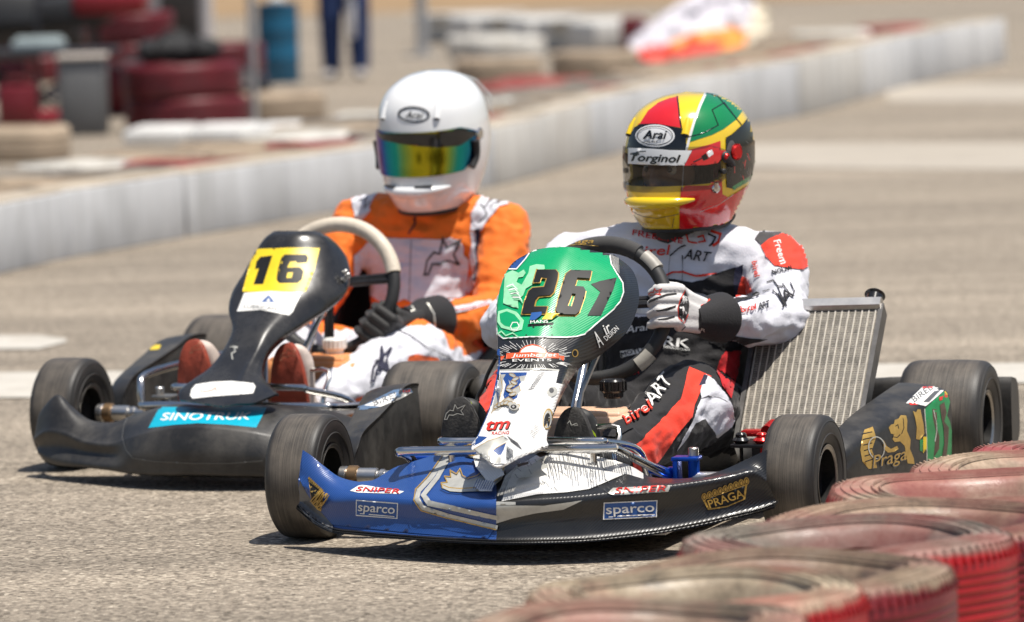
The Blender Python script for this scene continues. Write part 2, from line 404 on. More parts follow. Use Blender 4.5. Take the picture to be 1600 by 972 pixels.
def tyre_mat(name, dark, light, y0):
    """slick rubber: fine lines run round the tread, dust greys it"""
    m = bpy.data.materials.new(name); m.use_nodes = True; t = m.node_tree; p = t.nodes['Principled BSDF']; L = t.links.new
    tc = nn(t, 'ShaderNodeTexCoord'); sp = nn(t, 'ShaderNodeSeparateXYZ'); L(tc.outputs['Object'], sp.inputs[0])
    x2 = nn(t, 'ShaderNodeMath', operation='MULTIPLY'); L(sp.outputs[0], x2.inputs[0]); L(sp.outputs[0], x2.inputs[1])
    z2 = nn(t, 'ShaderNodeMath', operation='MULTIPLY_ADD'); L(sp.outputs[2], z2.inputs[0]); L(sp.outputs[2], z2.inputs[1]); L(x2.outputs[0], z2.inputs[2])
    rr = nn(t, 'ShaderNodeMath', operation='SQRT'); L(z2.outputs[0], rr.inputs[0])
    at = nn(t, 'ShaderNodeMath', operation='ARCTAN2'); L(sp.outputs[2], at.inputs[0]); L(sp.outputs[0], at.inputs[1])
    def vec(a, b, c):
        cb = nn(t, 'ShaderNodeCombineXYZ')
        for i, (o, k) in enumerate((a, b, c)):
            mm = nn(t, 'ShaderNodeMath', operation='MULTIPLY'); L(o, mm.inputs[0]); mm.inputs[1].default_value = k; L(mm.outputs[0], cb.inputs[i])
        return cb.outputs[0]
    n = nn(t, 'ShaderNodeTexNoise'); n.inputs['Scale'].default_value = 1; n.inputs['Detail'].default_value = 5; n.inputs['Roughness'].default_value = 0.7
    L(vec((sp.outputs[1], 320), (rr.outputs[0], 260), (at.outputs[0], 1.1)), n.inputs['Vector'])
    n2 = nn(t, 'ShaderNodeTexNoise'); n2.inputs['Scale'].default_value = 14; n2.inputs['Detail'].default_value = 6; L(tc.outputs['Object'], n2.inputs['Vector'])
    ad = nn(t, 'ShaderNodeMath', operation='ADD'); L(n.outputs[0], ad.inputs[0]); L(n2.outputs[0], ad.inputs[1])
    mr = nn(t, 'ShaderNodeMapRange'); mr.inputs[1].default_value = 0.75; mr.inputs[2].default_value = 1.3; L(ad.outputs[0], mr.inputs[0])
    mx = nn(t, 'ShaderNodeMix', data_type='RGBA'); mx.inputs[6].default_value = dark; mx.inputs[7].default_value = light; L(mr.outputs[0], mx.inputs[0])
    # the running band carries the dust, the shoulders stay black
    ab = nn(t, 'ShaderNodeMath', operation='ABSOLUTE'); L(sp.outputs[1], ab.inputs[0])
    mb = nn(t, 'ShaderNodeMapRange'); mb.inputs[1].default_value = y0 * 0.92; mb.inputs[2].default_value = y0 * 0.66; L(ab.outputs[0], mb.inputs[0])
    mb.inputs[3].default_value = 0.15; mb.inputs[4].default_value = 1
    m3 = nn(t, 'ShaderNodeMix', data_type='RGBA'); m3.inputs[6].default_value = (0.018, 0.017, 0.016, 1); L(mb.outputs[0], m3.inputs[0]); L(mx.outputs[2], m3.inputs[7])
    L(m3.outputs[2], p.inputs['Base Color']); p.inputs['Roughness'].default_value = 0.52
    b = nn(t, 'ShaderNodeBump'); b.inputs['Strength'].default_value = 0.25; b.inputs['Distance'].default_value = 0.002; L(n.outputs[0], b.inputs['Height']); L(b.outputs[0], p.inputs['Normal'])
    return m
def carbon_mat(name, col, rough=0.3, line=0.35, coat=0.6):
    """vinyl over woven cloth: fine slanted ribs catch the light"""
    m = bpy.data.materials.new(name); m.use_nodes = True; t = m.node_tree; p = t.nodes['Principled BSDF']; L = t.links.new
    tc = nn(t, 'ShaderNodeTexCoord'); mp = nn(t, 'ShaderNodeMapping'); mp.inputs['Rotation'].default_value = (R(40), 0, R(12)); L(tc.outputs['Object'], mp.inputs[0])
    wv = nn(t, 'ShaderNodeTexWave'); wv.inputs['Scale'].default_value = 70; wv.inputs['Distortion'].default_value = 0.3; wv.bands_direction = 'Y'; L(mp.outputs[0], wv.inputs['Vector'])
    n = nn(t, 'ShaderNodeTexNoise'); n.inputs['Scale'].default_value = 18; n.inputs['Detail'].default_value = 8; n.inputs['Roughness'].default_value = 0.7; L(tc.outputs['Object'], n.inputs['Vector'])
    mr = nn(t, 'ShaderNodeMapRange'); mr.inputs[1].default_value = 0.35; mr.inputs[2].default_value = 0.75; mr.inputs[3].default_value = rough * 0.8; mr.inputs[4].default_value = rough * 1.5; L(n.outputs[0], mr.inputs[0]); L(mr.outputs[0], p.inputs['Roughness'])
    mx = nn(t, 'ShaderNodeMix', data_type='RGBA'); mx.inputs[6].default_value = [c * 0.85 for c in col[:3]] + [1]; mx.inputs[7].default_value = [min(1, c * 1.15) for c in col[:3]] + [1]; L(wv.outputs[0], mx.inputs[0]); L(mx.outputs[2], p.inputs['Base Color'])
    b = nn(t, 'ShaderNodeBump'); b.inputs['Strength'].default_value = line; b.inputs['Distance'].default_value = 0.0012; L(wv.outputs[0], b.inputs['Height']); L(b.outputs[0], p.inputs['Normal'])
    p.inputs['Coat Weight'].default_value = coat; p.inputs['Coat Roughness'].default_value = 0.12
    _M[name] = m
    return m
def iridium_mat():
    m = bpy.data.materials.new('mirror_visor'); m.use_nodes = True; t = m.node_tree; p = t.nodes['Principled BSDF']; L = t.links.new
    lw = nn(t, 'ShaderNodeLayerWeight'); lw.inputs[0].default_value = 0.42
    rp = nn(t, 'ShaderNodeValToRGB'); e = rp.color_ramp.elements; e[0].position = 0.0; e[0].color = (0.42, 0.36, 0.02, 1); e[1].position = 1.0; e[1].color = (0.05, 0.02, 0.25, 1)
    for q, c in ((0.05, (0.38, 0.36, 0.02)), (0.10, (0.16, 0.32, 0.08)), (0.17, (0.02, 0.30, 0.26)), (0.32, (0.015, 0.22, 0.34)), (0.46, (0.02, 0.07, 0.38)), (0.6, (0.10, 0.02, 0.28))): x = e.new(q); x.color = (*c, 1)
    L(lw.outputs['Facing'], rp.inputs[0]); L(rp.outputs[0], p.inputs['Base Color']); p.inputs['Metallic'].default_value = 1; p.inputs['Roughness'].default_value = 0.16
    return m
def glass_mat(name, tint, alpha, rough=0.03):
    m = bpy.data.materials.new(name); m.use_nodes = True; t = m.node_tree; p = t.nodes['Principled BSDF']
    p.inputs['Base Color'].default_value = tint; p.inputs['Roughness'].default_value = rough; p.inputs['Alpha'].default_value = alpha; p.inputs['Specular IOR Level'].default_value = 0.8; return m

ASPH = asphalt_mat()
TYF = tyre_mat('front_slick_rubber', (0.035, 0.03, 0.025, 1), (0.15, 0.127, 0.10, 1), 0.052)
TYR = tyre_mat('rear_slick_rubber', (0.04, 0.034, 0.028, 1), (0.155, 0.132, 0.105, 1), 0.09)
chrome = pm('chrome_tube', (0.62, 0.61, 0.59, 1), 0.16, 1.0, 0.1, 30)
alu = pm('raw_aluminium', (0.55, 0.54, 0.52, 1), 0.35, 1.0, 0.12, 30, dirt=0.35, dirtcol=(0.22, 0.19, 0.15, 1))
steel = pm('dull_steel', (0.32, 0.30, 0.27, 1), 0.42, 0.9, 0.2, 40)
dark_metal = pm('dark_metal', (0.03, 0.03, 0.032, 1), 0.4, 0.6, 0.3, 40)
magn = pm('magnesium_rim', (0.035, 0.034, 0.033, 1), 0.4, 0.7, 0.3, 30)
rimlip = pm('rim_lip', (0.35, 0.33, 0.30, 1), 0.35, 1.0, 0.2, 30)
black_pl = pm('black_plastic', (0.020, 0.019, 0.018, 1), 0.42, 0, 0.3, 10, bump=0.15, bscale=60, dirt=0.75, dirtcol=(0.10, 0.092, 0.08, 1), dscale=6)
black_rub = pm('black_rubber', (0.018, 0.018, 0.018, 1), 0.6, 0, 0.3, 40)
black_gloss = pm('black_gloss', (0.012, 0.012, 0.013, 1), 0.18, 0, 0.2, 20)
carb_black = carbon_mat('black_ribbed_vinyl', (0.014, 0.014, 0.014, 1), 0.32, 0.3, 0.35)
carb_blue = carbon_mat('blue_ribbed_vinyl', (0.016, 0.062, 0.235, 1), 0.34, 0.3, 0.4)
carb_white = carbon_mat('white_ribbed_vinyl', (0.78, 0.77, 0.74, 1), 0.22, 0.35, 0.6)
carb_green = carbon_mat('green_ribbed_vinyl', (0.0, 0.33, 0.115, 1), 0.28, 0.3, 0.5)
vin_lgreen = pm('pale_green_print', (0.28, 0.62, 0.36, 1), 0.35, 0, 0.2, 30)
vin_white = pm('white_print', (0.78, 0.77, 0.73, 1), 0.35, 0, 0.06, 30)
vin_silver = pm('silver_print', (0.50, 0.49, 0.44, 1), 0.3, 0.25, 0.15, 40)
vin_gold = pm('gold_print', (0.48, 0.30, 0.07, 1), 0.35, 0.3, 0.15, 60)
vin_black = pm('black_print', (0.010, 0.010, 0.010, 1), 0.5, 0, 0.2, 60, spec=0.3)
vin_grey = pm('grey_print', (0.10, 0.10, 0.10, 1), 0.3, 0, 0.2, 60)
vin_blue = pm('blue_print', (0.02, 0.09, 0.30, 1), 0.4, 0, 0.1, 60)
vin_red = pm('red_print', (0.62, 0.03, 0.02, 1), 0.4, 0, 0.1, 60)
vin_orange = pm('orange_red_print', (0.72, 0.10, 0.03, 1), 0.4, 0, 0.1, 60)
vin_cyan = pm('cyan_print', (0.0, 0.36, 0.50, 1), 0.4, 0, 0.08, 30)
vin_yellow = pm('yellow_print', (0.80, 0.58, 0.02, 1), 0.4, 0, 0.08, 30)
vin_green = pm('green_print', (0.01, 0.24, 0.07, 1), 0.35, 0, 0.2, 30)
vin_brown = pm('scuffed_brown', (0.09, 0.06, 0.04, 1), 0.6, 0, 0.4, 60)
blue_ano = pm('blue_anodised', (0.01, 0.09, 0.55, 1), 0.3, 0.7, 0.1, 30)
red_ano = pm('red_anodised', (0.62, 0.02, 0.02, 1), 0.25, 0.6, 0.1, 30)
tank_pl = pm('tank_plastic', (0.66, 0.42, 0.28, 1), 0.45, 0, 0.15, 14, bump=0.2, bscale=20)
tank_or = pm('orange_tank_plastic', (0.66, 0.27, 0.10, 1), 0.4, 0, 0.15, 14)
seat_gl = pm('fibreglass_seat', (0.22, 0.21, 0.19, 1), 0.45, 0, 0.25, 60, bump=0.3, bscale=300)
seat_bk = pm('black_seat', (0.02, 0.02, 0.02, 1), 0.4, 0, 0.25, 60)
for _m, _s in ((tank_pl, 0.25), (tank_or, 0.25)): _m.node_tree.nodes['Principled BSDF'].inputs['Subsurface Weight'].default_value = _s; _m.node_tree.nodes['Principled BSDF'].inputs['Subsurface Radius'].default_value = (0.03, 0.015, 0.008)

# ------------------------------------------------------------ ground and painted lines
g = mesh_obj('ground', [(-400, -60, 0), (400, -60, 0), (400, 1500, 0), (-400, 1500, 0)], [(0, 1, 2, 3)], ASPH, smooth=False); tag(g, kind='structure')
dirt = pm('dry_dirt', (0.26, 0.17, 0.085, 1), 0.9, 0, 0.3, 0.6, bump=0.4, bscale=30)
d = mesh_obj('dirt_ground', [(-300, 54, 0.004), (300, 60, 0.004), (300, 1400, 0.004), (-300, 1400, 0.004)], [(0, 1, 2, 3)], dirt, smooth=False); tag(d, kind='structure')
lpaint = pm('worn_white_road_paint', (0.48, 0.45, 0.395, 1), 0.7, 0, 0.10, 8, dirt=0.8, dirtcol=(0.33, 0.29, 0.235, 1), dscale=3.5, bump=0.3, bscale=90)
lpale = pm('pale_dusty_strip', (0.36, 0.32, 0.265, 1), 0.85, 0, 0.12, 3, dirt=0.5, dirtcol=(0.31, 0.27, 0.215, 1), dscale=1.2, bump=0.3, bscale=90)
def strip(name, near, far, m, z=0.004):
    """painted line whose two edges run through the given pixels of the ground"""
    V = []
    for q in near: V.append(ground_at(*q)); 
    for q in far: V.append(ground_at(*q))
    V = [(v[0], v[1], z) for v in V]; n = len(near)
    o = mesh_obj(name, V, [(i, i + 1, n + i + 1, n + i) for i in range(n - 1)], m, smooth=False); tag(o, kind='structure'); return o
strip('road_line', [(-300, 626), (200, 622), (800, 614), (1350, 603), (2000, 596)], [(-300, 586), (200, 582), (800, 578), (1350, 571), (2000, 566)], lpaint)
strip('road_line', [(-200, 549), (60, 547), (104, 536)], [(-200, 527), (60, 525), (104, 531)], lpaint)
strip('road_line', [(1150, 262), (1400, 266), (1700, 268), (2100, 268)], [(1150, 226), (1400, 224), (1700, 224), (2100, 224)], lpale)
strip('road_line', [(1385, 160), (1500, 160), (1900, 158)], [(1385, 133), (1500, 131), (1900, 129)], lpale)

# ------------------------------------------------------------ kart parts
def shell(name, ctrl, nu, nv, mat, parent, fr, thick=0.005, mat_in=None, fix=None, fmf=None):
    V, Fc = grid_surface(ctrl, nu, nv)
    if fix is not None: V = np.array([fix(v) for v in V])
    o = mesh_obj(name, V, Fc, mat, parent, [fmf(k // (nv - 1), k % (nv - 1)) for k in range(len(Fc))] if fmf else None)
    oc = Vector(fr.ray(800, 486)[0]); s_ = 0.0
    for p in o.data.polygons: s_ += p.normal.dot(oc - p.center) * p.area
    if s_ < 0: o.data.flip_normals()
    baked(o, [('SOLIDIFY', dict(thickness=thick, offset=-1.0))])
    o.data.polygons.foreach_set('use_smooth', [True] * len(o.data.polygons)); o.data.set_sharp_from_angle(angle=R(50))
    return o

def make_wheel(parent, c, rad, wd, steer, ty, rimname='wheel', rimr=0.066):
    """rim is the part, tyre its sub-part; modelled round its own centre so the rubber pattern follows"""
    h = wd / 2
    m = MB()
    m.mi = 0
    m.lathe([(0.012, h * 0.15), (0.03, h * 0.15), (0.05, h * 0.3), (rimr - 0.006, h * 0.38), (rimr - 0.006, h * 0.86), (rimr, h * 0.9), (rimr + 0.004, h * 0.9), (rimr + 0.004, h * 0.8), (rimr - 0.001, h * 0.7),
             (rimr - 0.001, -h * 0.7), (rimr + 0.004, -h * 0.8), (rimr + 0.004, -h * 0.9), (rimr, -h * 0.9), (rimr - 0.006, -h * 0.86), (rimr - 0.006, h * 0.2), (0.04, 0.0), (0.012, 0.0)], (0, 0, 0), (0, 1, 0), 48)
    for k in range(3):
        a = 2 * math.pi * k / 3 + 0.5; m.disc((math.cos(a) * 0.03, h * 0.2, math.sin(a) * 0.03), (0, 1, 0), 0.005, 0.012, 8)
    m.mi = 1
    for s_ in (1, -1): m.lathe([(rimr - 0.0065, s_ * h * 0.87), (rimr - 0.001, s_ * h * 0.915), (rimr + 0.0035, s_ * h * 0.915), (rimr + 0.003, s_ * h * 0.88)], (0, 0, 0), (0, 1, 0), 48)
    m.mi = 0; m.disc((0, h * 0.12, 0), (0, 1, 0), 0.024, h * 0.35, 20)
    rim = m.build(rimname, [magn, rimlip], parent, off=c); rim.rotation_euler = (0, 0, -R(steer))
    t = MB(); pr = []
    out = [(rimr + 0.003, 0.84), (rimr + 0.012, 0.93), (rad * 0.72, 1.0), (rad * 0.84, 1.0), (rad * 0.92, 0.955), (rad * 0.965, 0.88), (rad * 0.988, 0.76), (rad * 0.997, 0.55), (rad, 0.25)]
    prof = [(r_, a * h) for r_, a in out] + [(rad, 0)] + [(r_, -a * h) for r_, a in out[::-1]] + [(rimr - 0.0005, -0.8 * h), (rimr - 0.0005, 0.8 * h)]
    P = cr(np.array(prof), 90, True)
    t.lathe([tuple(q) for q in P], (0, 0, 0), (0, 1, 0), 72, closed=True)
    # moulded ridges on the sidewall
    for s_ in (1, -1):
        for q, a in ((0.9, 0.975), (0.70, 1.004)): t.lathe([(rad * q - 0.0018, s_ * h * (a - 0.01)), (rad * q, s_ * (h * a + 0.0012)), (rad * q + 0.0018, s_ * h * (a - 0.012))], (0, 0, 0), (0, 1, 0), 72)
    ty_o = t.build('tyre', ty, rim, auto=60)
    return rim

def make_bolts(m, pts, ax, r=0.006, h=0.006):
    for p in pts: m.disc(p, ax, r, h, 10)

def kart_common(root, sw_c, sw_tilt, sw_R, st, front_y=0.53, rear_y=0.60, col_end=(0.0, 0.0, 0.07), tank=None, blue=False):
    P = root
    for s_ in (-1, 1):
        make_wheel(P, (0, s_ * front_y, 0.13), 0.13, 0.113, st[0 if s_ < 0 else 1], TYF, 'front_wheel')
        make_wheel(P, (-1.05, s_ * rear_y, 0.136), 0.136, 0.188, 0 if s_ > 0 else 180, TYR, 'rear_wheel')
    # chassis tubes
    m = MB(); z = 0.05
    for s_ in (-1, 1):
        m.tube([(0.16, s_ * 0.20, 0.055), (0.0, s_ * 0.27, z), (-0.12, s_ * 0.30, z), (-0.35, s_ * 0.31, z), (-0.75, s_ * 0.33, z), (-1.02, s_ * 0.34, 0.06), (-1.16, s_ * 0.34, 0.06)], 0.016, 12, res=5)
        m.tube([(-0.02, s_ * 0.27, z), (-0.01, s_ * 0.36, 0.10)], 0.014, 10)
    m.tube([(0.16, -0.20, 0.055), (0.20, -0.12, 0.055), (0.20, 0.12, 0.055), (0.16, 0.20, 0.055)], 0.015, 12, res=4)
    m.tube([(-0.12, -0.30, z), (-0.12, 0.30, z)], 0.014, 10); m.tube([(-0.75, -0.33, z), (-0.75, 0.33, z)], 0.015, 10); m.tube([(-1.12, -0.34, 0.06), (-1.12, 0.34, 0.06)], 0.015, 10)
    m.build('chassis_frame', dark_metal, P)
    m = MB(); m.box((-0.17, 0, 0.034), (0.66, 0.56, 0.004)); m.build('floor_tray', alu, P)
    m = MB(); m.tube([(-1.05, -0.62, 0.136), (-1.05, 0.62, 0.136)], 0.022, 20); m.build('rear_axle', steel, P)
    for s_ in (-1, 1):
        m = MB(); m.box((-1.05, s_ * 0.34, 0.136), (0.07, 0.025, 0.09), bev=0.006); m.build('bearing_carrier', dark_metal, P)
        hub = MB(); hub.tube([(-1.05, s_ * 0.44, 0.136), (-1.05, s_ * 0.56, 0.136)], 0.032, 20); hub.build('wheel_hub', dark_metal, P)
    # stub axles and uprights
    for s_ in (-1, 1):
        m = MB(); y = s_
        m.mi = 0; m.tube([(0, y * 0.30, 0.13), (0, y * 0.46, 0.13)], 0.0125, 16)
        m.disc((0, y * 0.405, 0.13), (0, 1, 0), 0.0175, 0.05, 20); m.disc((0, y * 0.455, 0.13), (0, 1, 0), 0.021, 0.018, 20); m.disc((0, y * 0.37, 0.13), (0, 1, 0), 0.0155, 0.012, 18)
        m.mi = 1; m.disc((0, y * 0.434, 0.13), (0, 1, 0), 0.0225, 0.024, 20)
        m.mi = 2; m.tube([(0, y * 0.30, 0.085), (0, y * 0.30, 0.175)], 0.012, 14); m.box((0, y * 0.285, 0.17), (0.045, 0.055, 0.008), bev=0.002); m.box((0, y * 0.285, 0.09), (0.045, 0.055, 0.008), bev=0.002); m.box((0, y * 0.265, 0.13), (0.04, 0.01, 0.085), bev=0.002)
        m.tube([(0, y * 0.30, 0.12), (-0.10, y * 0.27, 0.11)], 0.008, 10)
        m.mi = 0; m.disc((0, y * 0.30, 0.182), (0, 0, 1), 0.011, 0.02, 14)
        m.build('stub_axle', [alu, pm('bronze_spacer', (0.30, 0.19, 0.10, 1), 0.4, 0.8), blue_ano if blue else steel], P)
    m = MB()
    for s_ in (-1, 1): m.tube([(-0.10, s_ * 0.27, 0.11), (-0.06, s_ * 0.02, 0.085)], 0.007, 10)
    m.build('tie_rod', blue_ano if blue else steel, P)
    # steering wheel, its spokes, the column
    c = Vector(sw_c); tl = R(sw_tilt); e1 = Vector((0, 1, 0)); e2 = Vector((-math.sin(tl), 0, math.cos(tl))); nx = e1.cross(e2)
    ring = [c + (e1 * math.cos(a) * 1.0 + e2 * math.sin(a)) * sw_R for a in np.linspace(0, 2 * math.pi, 48, endpoint=False)]
    m = MB(); m.tube(ring, 0.0155, 16, closed=True); sw = m.build('steering_wheel', black_rub, P)
    m = MB(); hub = c + nx * 0.03
    for a in (8, 172, 270):
        dv = e1 * math.cos(R(a)) + e2 * math.sin(R(a)); m.tube([hub + dv * 0.02, c + dv * (sw_R - 0.006)], [0.009, 0.009], 8)
        q = e1 * -math.sin(R(a)) + e2 * math.cos(R(a)); m.tube([hub + dv * 0.02 + q * 0.01, c + dv * (sw_R - 0.006) + q * 0.012], 0.006, 8)
    m.disc(hub, nx, 0.035, 0.014, 24); m.build('spokes', dark_metal, sw)
    m = MB(); m.tube([hub, Vector(col_end)], 0.0095, 14); d_ = (Vector(col_end) - hub).normalized(); m.disc(hub + d_ * 0.09, d_, 0.016, 0.028, 16); m.build('steering_column', chrome, P)
    # seat: bucket from the front lip to the top of the back
    st_ = [(-0.52, 0.105, 0.13, 0.145), (-0.62, 0.055, 0.17, 0.15), (-0.78, 0.040, 0.195, 0.20), (-0.93, 0.060, 0.205, 0.27), (-1.03, 0.14, 0.205, 0.33), (-1.09, 0.26, 0.20, 0.38), (-1.15, 0.40, 0.18, 0.43), (-1.19, 0.50, 0.14, 0.50)]
    ctrl = []
    for i, (x, zb, hw, zt) in enumerate(st_):
        hw += 0.028; row = []
        for t_ in np.linspace(-1, 1, 9):
            a = abs(t_); k = a ** 3
            fx = x + (0.20 if i > 3 else 0.10) * k * (i / 7); row.append((fx, np.sign(t_) * hw * min(1, math.sin(a * math.pi / 2) * 1.02), zb + (zt - zb) * k))
        ctrl.append(row)
    V, Fc = grid_surface(ctrl, 40, 41); so = mesh_obj('seat', V, Fc, seat_gl if blue else seat_bk, P); baked(so, [('SOLIDIFY', dict(thickness=0.006, offset=0))])
    edge = [V[i * 41] for i in range(40)] + [V[39 * 41 + j] for j in range(1, 41)] + [V[i * 41 + 40] for i in range(38, -1, -1)]
    m = MB(); m.tube([Vector(e) for e in edge], 0.008, 8); m.build('seat_rim', seat_gl if blue else black_rub, so)
    # pedals, brake, engine, chain guard, exhaust
    for s_ in (-1, 1):
        m = MB(); m.tube([(0.06, s_ * 0.15, 0.05), (0.07, s_ * 0.15, 0.17), (0.03, s_ * 0.15, 0.235), (0.03, s_ * 0.08, 0.235)], 0.006, 8, res=3); m.build('pedal', chrome, P)
    m = MB(); m.box((-0.93, -0.35, 0.11), (0.18, 0.13, 0.12), bev=0.02)
    for k in range(8): m.box((-0.91, -0.33, 0.175 + k * 0.010), (0.11, 0.11, 0.004), bev=0.001)
    m.tube([(-0.91, -0.33, 0.16), (-0.91, -0.33, 0.255)], 0.04, 16); m.disc((-0.91, -0.33, 0.26), (0, 0, 1), 0.05, 0.02, 20)
    e_ = m.build('engine', dark_metal, P)
    m = MB(); m.tube([(-0.96, -0.38, 0.17), (-1.04, -0.46, 0.19), (-1.12, -0.46, 0.19), (-1.28, -0.30, 0.17)], [0.022, 0.03, 0.05, 0.045, 0.03], 16, res=5); m.build('exhaust', steel, e_)
    m = MB(); m.lathe([(0.03, -0.002), (0.095, -0.002), (0.095, 0.002), (0.03, 0.002)], (-1.05, -0.30, 0.136), (0, 1, 0), 40, closed=True); m.build('sprocket', alu, P)
    m = MB(); m.lathe([(0.03, -0.004), (0.088, -0.004), (0.088, 0.004), (0.03, 0.004)], (-1.05, 0.27, 0.136), (0, 1, 0), 40, closed=True); m.build('brake_disc', steel, P)
    # rear bumper: moulded box spanning the tyres
    ctrl = []
    for y in np.linspace(-0.70, 0.70, 11):
        a = abs(y) / 0.70; zt = 0.165 + 0.035 * min(1, a * 1.6); xb = -1.235 - 0.03 * (1 - a)
        ctrl.append([(xb, y, 0.07), (xb, y, zt), (xb - 0.03, y, zt + 0.012), (xb - 0.075, y, zt - 0.01), (xb - 0.085, y, 0.09), (xb - 0.04, y, 0.06), (xb, y, 0.07)])
    V, Fc = grid_surface(ctrl, 41, 25); n0 = len(V); Fc = list(Fc) + [tuple(range(25))[::-1], tuple(40 * 25 + j for j in range(25))]
    rb = mesh_obj('rear_bumper', V, Fc, black_pl, P); rb.data.set_sharp_from_angle(angle=R(50))
    # tank
    tc_, td, tm, capm, capc = tank
    m = MB(); m.box(tc_, td, bev=0.022); m.box((tc_[0] + 0.01, tc_[1], tc_[2] + td[2] * 0.48), (td[0] * 0.7, td[1] * 0.75, 0.02), bev=0.008); tk = m.build('fuel_tank', tm, P, auto=70)
    m = MB(); m.disc(capc, (0, 0, 1), 0.027, 0.028, 22); m.disc((capc[0], capc[1], capc[2] - 0.016), (0, 0, 1), 0.021, 0.02, 18)
    for k in range(16): a = 2 * math.pi * k / 16; m.box((capc[0] + math.cos(a) * 0.027, capc[1] + math.sin(a) * 0.027, capc[2]), (0.004, 0.004, 0.02), Matrix.Rotation(a, 3, 'Z'))
    m.build('tank_cap', capm, tk)
    return sw, c, e1, e2, nx

def side_pod(root, fr, side, mat):
    """closed moulding that widens to the rear; side +1 is the driver's left"""
    sec = [(-0.235, 0.515, 0.535, 0.10, 0.13), (-0.25, 0.490, 0.558, 0.065, 0.165), (-0.32, 0.470, 0.580, 0.055, 0.190), (-0.45, 0.445, 0.605, 0.05, 0.212), (-0.60, 0.415, 0.635, 0.05, 0.232), (-0.72, 0.395, 0.658, 0.05, 0.248), (-0.80, 0.392, 0.660, 0.05, 0.245), (-0.815, 0.41, 0.64, 0.07, 0.225)]
    sec = [(x, yi + (0.0, 0.015, 0.045, 0.075, 0.12, 0.155, 0.155, 0.15)[i], yo, zb, zt) for i, (x, yi, yo, zb, zt) in enumerate(sec)]
    ctrl = []
    for x, yi, yo, zb, zt in sec:
        m_ = (zb + zt) / 2; q = 0.18 * (yo - yi); hz = (zt - zb)
        ctrl.append([(x, side * a, b) for a, b in ((yi, m_), (yi + 0.006, zt - 0.03 * hz - 0.008), (yi + q * 0.5, zt), (yo - q, zt - 0.012), (yo - 0.002, zt - 0.04), (yo, m_), (yo - 0.004, zb + 0.02), (yo - q, zb), (yi + q, zb), (yi, zb + 0.02), (yi, m_))])
    V, Fc = grid_surface(ctrl, 40, 61)
    Fc = list(Fc) + [tuple(range(61)), tuple(39 * 61 + j for j in range(61))[::-1]]
    o = mesh_obj('side_pod', V, Fc, mat, root)
    b = bmesh.new(); b.from_mesh(o.data); bmesh.ops.remove_doubles(b, verts=b.verts[:], dist=0.0005); bmesh.ops.recalc_face_normals(b, faces=b.faces[:]); b.to_mesh(o.data); b.free()
    o.data.set_sharp_from_angle(angle=R(55))
    return o

# ------------------------------------------------------------ green-panelled kart with number 26
A = Frame(0.075, 10.974, 17.28)
kA = empty('racing_kart', tuple(A.b), A.rz)
tag(kA, 'racing kart with green 26 panel and half blue, half black nose', 'kart', 'racing karts on the track')
SWA = kart_common(kA, (-0.40, -0.008, 0.437), 22, 0.147, (1.5, 3.0), 0.53, 0.60, (0.0, 0.0, 0.07), ((-0.24, 0.005, 0.165), (0.17, 0.25, 0.15), tank_pl, black_gloss, (-0.27, 0.055, 0.292)), blue=True)

def pxs(fr, rows): return [[fr.at(q[0], q[1], x=q[2]) for q in r] for r in rows]
# nose: stations across the kart, each bottom / lip / face / crease / deck / back edge
st = [  # bottom          crease             back edge         (px, py, forward)
    ((463, 792, .185), (466, 748, .185), (473, 703, .165)),
    ((490, 815, .215), (492, 768, .205), (488, 713, .165)),
    ((517, 829, .25), (521, 778, .235), (506, 728, .165)),
    ((555, 834, .285), (560, 777, .27), (535, 747, .165)),
    ((600, 838, .325), (605, 778, .30), (577, 752, .16)),
    ((650, 842, .36), (655, 781, .335), (618, 730, .13)),
    ((700, 845, .385), (705, 784, .36), (665, 715, .11)),
    ((740, 847, .40), (742, 785, .38), (710, 700, .10)),
    ((775, 848, .41), (776, 785, .392), (775, 712, .10)),
    ((830, 848, .405), (833, 780, .385), (868, 699, .10)),
    ((900, 846, .38), (905, 775, .36), (925, 711, .11)),
    ((960, 841, .35), (965, 768, .33), (982, 727, .13)),
    ((1030, 832, .31), (1035, 760, .295), (1022, 746, .15)),
    ((1100, 819, .27), (1105, 750, .255), (1085, 746, .16)),
    ((1140, 810, .245), (1145, 742, .225), (1128, 735, .165)),
    ((1178, 801, .215), (1178, 735, .20), (1168, 717, .165)),
    ((1210, 791, .19), (1197, 748, .185), (1198, 703, .165))]
rows = []
for k in range(8):
    row = []
    for i, (b_, c_, t_) in enumerate(st):
        B_, C_, T_ = (A.at(q[0], q[1], x=q[2]) for q in (b_, c_, t_))
        a = abs(i - 8) / 8; wing = max(0, (a - 0.7) / 0.3)
        if k == 0: p = B_ + np.array([-0.035, 0, 0.004])
        elif k == 1: p = B_
        elif k == 2: p = B_ * 0.88 + C_ * 0.12 + np.array([-0.012 - 0.008 * wing, 0, 0])
        elif k == 3: p = (B_ + C_) / 2 + np.array([-0.012, 0, 0])
        elif k == 4: p = B_ * 0.08 + C_ * 0.92
        elif k == 5: p = C_ * 0.93 + T_ * 0.07 + np.array([-0.004, 0, 0.003 * (1 - a)])
        elif k == 6: p = C_ * 0.5 + T_ * 0.5 + np.array([0, 0, 0.012 * (1 - min(1, a * 2)) - 0.004 * a * (1 - wing)])
        else: p = T_
        row.append(p)
    rows.append(row)
noseA = shell('nose_fairing', rows, 64, 150, [carb_black, carb_blue, carb_white], kA, A, 0.005, fmf=lambda i, j: (1 if j < 74 and i > 15 else (2 if 84 <= j < 108 and i > 56 else 0)))
P = Prints(noseA, A); P.base = 0.0011; P.lay = 0.00035
